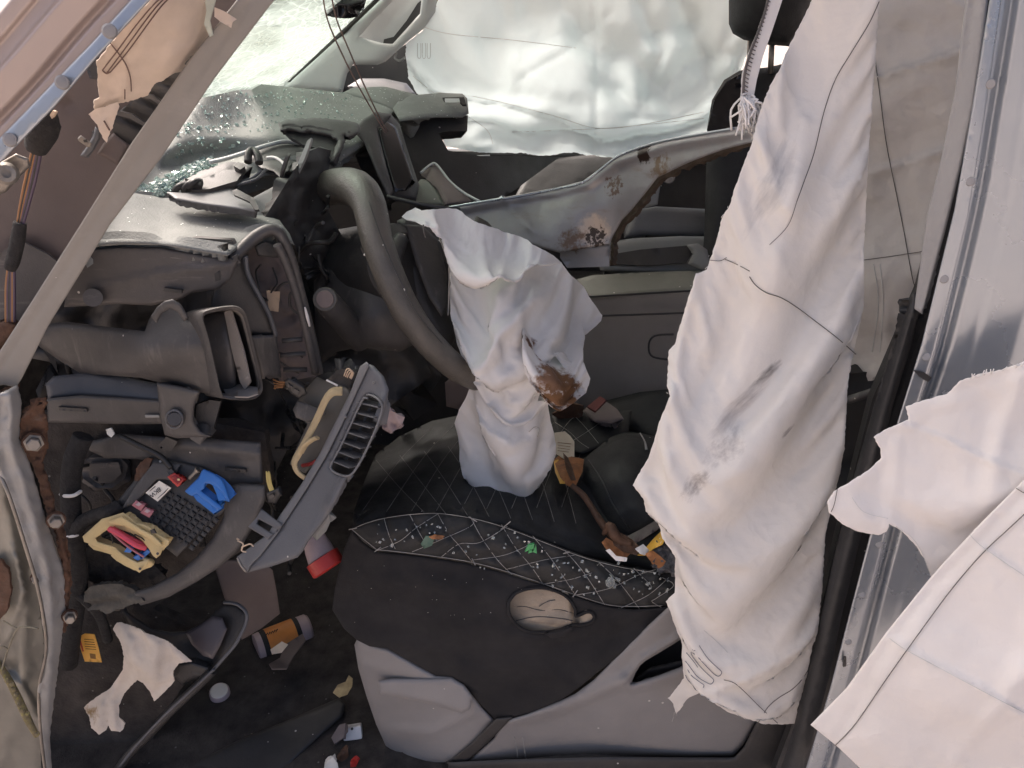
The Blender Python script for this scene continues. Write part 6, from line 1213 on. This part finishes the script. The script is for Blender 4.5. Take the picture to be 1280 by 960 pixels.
chips('dash_glass_dust', 'fine glass crumbs scattered over the far dashboard top', 'broken glass', m_chip, bandchip(DASHD, 260, (230,112,440,165), .0015, .004)+bandchip(DASHD, 60, (220,150,300,200), .002, .006))
chips('seat_glass', 'clear glass crumbs scattered on the quilted seat band', 'broken glass', glass('clear_glass_chips', (.85,.9,.88)), [q for q in bandchip(BD, 26, (470,655,560,685), .0015, .004)+bandchip(BD, 26, (560,665,700,712), .0015, .004)+bandchip(BD, 60, (690,700,835,745), .0015, .005)]+bandchip(BD, 6, (762,722,782,732), .008, .010))
chips('seat_crumbs', 'pale grit on the dark torn seat side', 'grit', m_lbl, bandchip(SD, 40, (440,700,840,780), .0005, .0009))
chips('floor_glass', 'glass crumbs and grit on the floor beside the seat base', 'broken glass', m_chip, [(PZ(rr.uniform(395,480), rr.uniform(890,960), FZ+.02), rr.uniform(.003,.009)) for i in range(120)]+[(PZ(rr.uniform(220,440), rr.uniform(840,950), FZ+.025), rr.uniform(.002,.006)) for i in range(50)])
G1 = BD.pt(540,676,.006)
leaf('green_scrap', 'dull green and brown scrap on the left part of the quilted band', M('dull_green_scrap', (.06,.12,.09), .5, .3, 40, .3), "526,680 532,670 544,670 540,682 530,686", [(526,680,.94),(544,670,.945),(530,686,.94)], seed=14, cat='scrap')
leaf('orange_scrap', 'small orange scrap beside the dull green one on the seat band', m_leaf, "536,671 544,668 556,670 552,674 540,674", [(536,671,.94),(556,670,.945),(545,675,.94)], seed=15, cat='scrap')
TGC = thing('green_clip', 'small bright green clip on the quilted seat band', 'clip', BD.pt(662,690))
for s in ("656,690 660,682 668,680 667,686","660,692 663,686 666,690","666,690 670,682 671,692"): sheet('prong', TGC, m_green, s, .935, th=.004, step=3)
leaf('yellow_leaf_crumb', 'crumbled yellow leaf bits on the mat beside the seat base', M('crumbled_yellow_leaf', (.42,.32,.16), .8, .3, 60, .4), "416,866 422,856 432,852 436,844 441,848 440,858 434,868 424,872", [(416,866,1.05),(441,848,1.07),(424,872,1.04)], seed=16, cat='leaf')
TWQ = thing('white_plug', 'small white block with a dark hole on the floor by the seat', 'block', PZ(442,925,FZ))
obox('block', TWQ, m_white, PZ(441,915,FZ+.035), (1,.2,.05), (0,.5,.9), (.034,.024,.02), .003)
rev('dark_hole', TWQ, m_ink, PZ(440,911,FZ+.0495), PZ(440,911,FZ+.0515), [(0,.0025),(1,.0025)], 10)
leaf('brown_pebble', 'brown flat chip lying between floor glass and seat base', m_kraft, "414,922 424,906 432,904 430,922 418,930", [(414,922,.99),(432,904,1.0),(418,930,.98)], seed=17, cat='chip', th=.008)
leaf('brown_pebble', 'reddish brown chip at the bottom below the white block', m_leaf2, "424,950 428,938 434,934 436,944 430,956", [(424,950,.95),(436,940,.96),(430,956,.95)], seed=18, cat='chip', th=.008)
leaf('cream_chip', 'cream yellow chip at the bottom edge beside the reddish chip', m_lbl, "404,962 410,950 416,946 422,954 424,966", [(404,962,.93),(416,946,.94),(424,966,.93)], seed=19, cat='chip', th=.008)
leaf('red_chip', 'small red chip on the floor right of the cream chip', m_red, "438,952 444,948 448,952 444,960 438,960", .94, seed=20, cat='chip', th=.006)
# hanging wires in front of the windscreen
for s, lb in (("402,-20,1.3 408,20,1.32 424,60,1.36 446,104,1.40 470,146,1.43 482,166,1.44", 'left one of two thin dark wires hanging before the windscreen'), ("412,-20,1.3 420,22,1.32 436,62,1.36 455,106,1.40 474,146,1.43 484,164,1.44", 'right one of two thin dark wires hanging before the windscreen')):
    tube('hanging_wire', None, m_brthread, T3(s), .0013, 5, label=lb, cat='wire', group='wires hanging in front of the windscreen')
# torn pieces in front of the far door
TT = thing('torn_glovebox', 'torn olive brown curved trim standing behind the steering wheel', 'trim', P(550,258,1.5))
sheet('curved_side', TT, m_olive, "516,250 518,232 526,224 538,224 548,236 556,256 520,258", [(516,250,1.5),(538,224,1.53),(556,256,1.46)], th=.006, edge=(.006,5), step=5)
sheet('folded_cover', TT, m_kraft, "526,218 538,206 546,207 560,224 578,240 590,252 556,256 546,236", [(526,218,1.55),(546,207,1.58),(590,252,1.48),(550,250,1.45)], th=.006, edge=(.004,4), step=5, ridges=[("538,206 552,236 560,254", .01, 5)])
tube('pale_edge', TT, m_pgrey, T3("526,216,1.54 538,206,1.57 546,206,1.57 562,226,1.53 580,241,1.49 600,252,1.45"), .0025, 6)

# loose wiring inside the broken dash and under the column
TWI = thing('dash_wiring', 'tangle of loose black wires inside the broken dashboard behind the wheel', 'wiring', P(430,480,1.15))
rw = random.Random(19)
def tangle(n, x0, y0, x1, y1, Y0, Y1, r0, r1, mats, par=None):
    for i in range(n):
        x, y = rw.uniform(x0,x1), rw.uniform(y0,y1); pts = []; a = rw.uniform(0,6.28)
        for k in range(5):
            pts.append(P(x, y, rw.uniform(Y0,Y1))); a += rw.uniform(-.9,.9); l = rw.uniform(9,20)
            x = min(max(x+l*math.cos(a), x0), x1); y = min(max(y+l*math.sin(a), y0), y1)
        tube('wire', par or TWI, rw.choice(mats), pts, rw.uniform(r0,r1), 5, k=4)
tangle(9, 356, 240, 410, 360, 1.17, 1.22, .0012, .003, [m_wirek, m_wirek, m_dark, m_black])
tangle(12, 330, 470, 470, 560, 1.0, 1.12, .0012, .004, [m_wirek, m_black, m_dark, m_tape])
tangle(8, 310, 318, 392, 470, 1.05, 1.08, .001, .0025, [m_wirek, m_brown, m_dark])
tangle(7, 100, 560, 330, 740, .96, .985, .0015, .005, [m_tape, m_wirek])
tangle(6, 60, 420, 180, 480, .99, 1.03, .002, .004, [m_tape, m_dark])
tangle(8, 330, 560, 420, 720, 1.02, 1.1, .0015, .004, [m_tape, m_wirek, m_black])
# litter of the footwell
rr2 = random.Random(4)
m_dirt = M('dirt_crumbs', (.30,.23,.165), .95, .6, 60, .5, 200)
def floorpt(x, y, h=.014): return PZ(x, y, FZ+h)
chips('floor_dirt', 'brown dirt crumbs strewn over the footwell floor', 'dirt', m_dirt, [(floorpt(rr2.gauss(340,60), rr2.uniform(800,960), rr2.choice((.020,.024))), rr2.uniform(.002,.009)) for i in range(520)]+[(floorpt(rr2.gauss(430,22), rr2.uniform(880,960), .02), rr2.uniform(.003,.010)) for i in range(90)])
chips('pale_grit', 'pale grit and plastic specks strewn over the footwell floor', 'grit', m_lbl, [(floorpt(rr2.uniform(215,470), rr2.uniform(810,960), .023), rr2.uniform(.0015,.005)) for i in range(380)])
for i, (x, y, s, m, lb) in enumerate(((402,884,16,m_leaf2,'dark curled leaf on the mat left of the yellow leaf bits'),(300,880,14,m_kraft,'flat brown card flake on the mat right of the screw cap'),(250,905,12,m_leaf2,'small dark leaf on the mat below the screw cap'),(455,935,14,m_leaf2,'brown leaf flake between floor glass and the seat housing'),(372,850,15,m_kraft,'grey brown flake on the floor below the orange bottle'))):
    sheet('litter_flake', None, m, [(x+s*math.cos(a)*rr2.uniform(.5,1), y+s*.6*math.sin(a)*rr2.uniform(.5,1)) for a in np.linspace(0,5.6,7)], ((0,1,FZ+.022),(rr2.uniform(-.3,.3),rr2.uniform(-.3,.3),1)), th=.002, step=4, crumple=(.006,8), seed=i+60, label=lb, cat='flake', kind='thing')
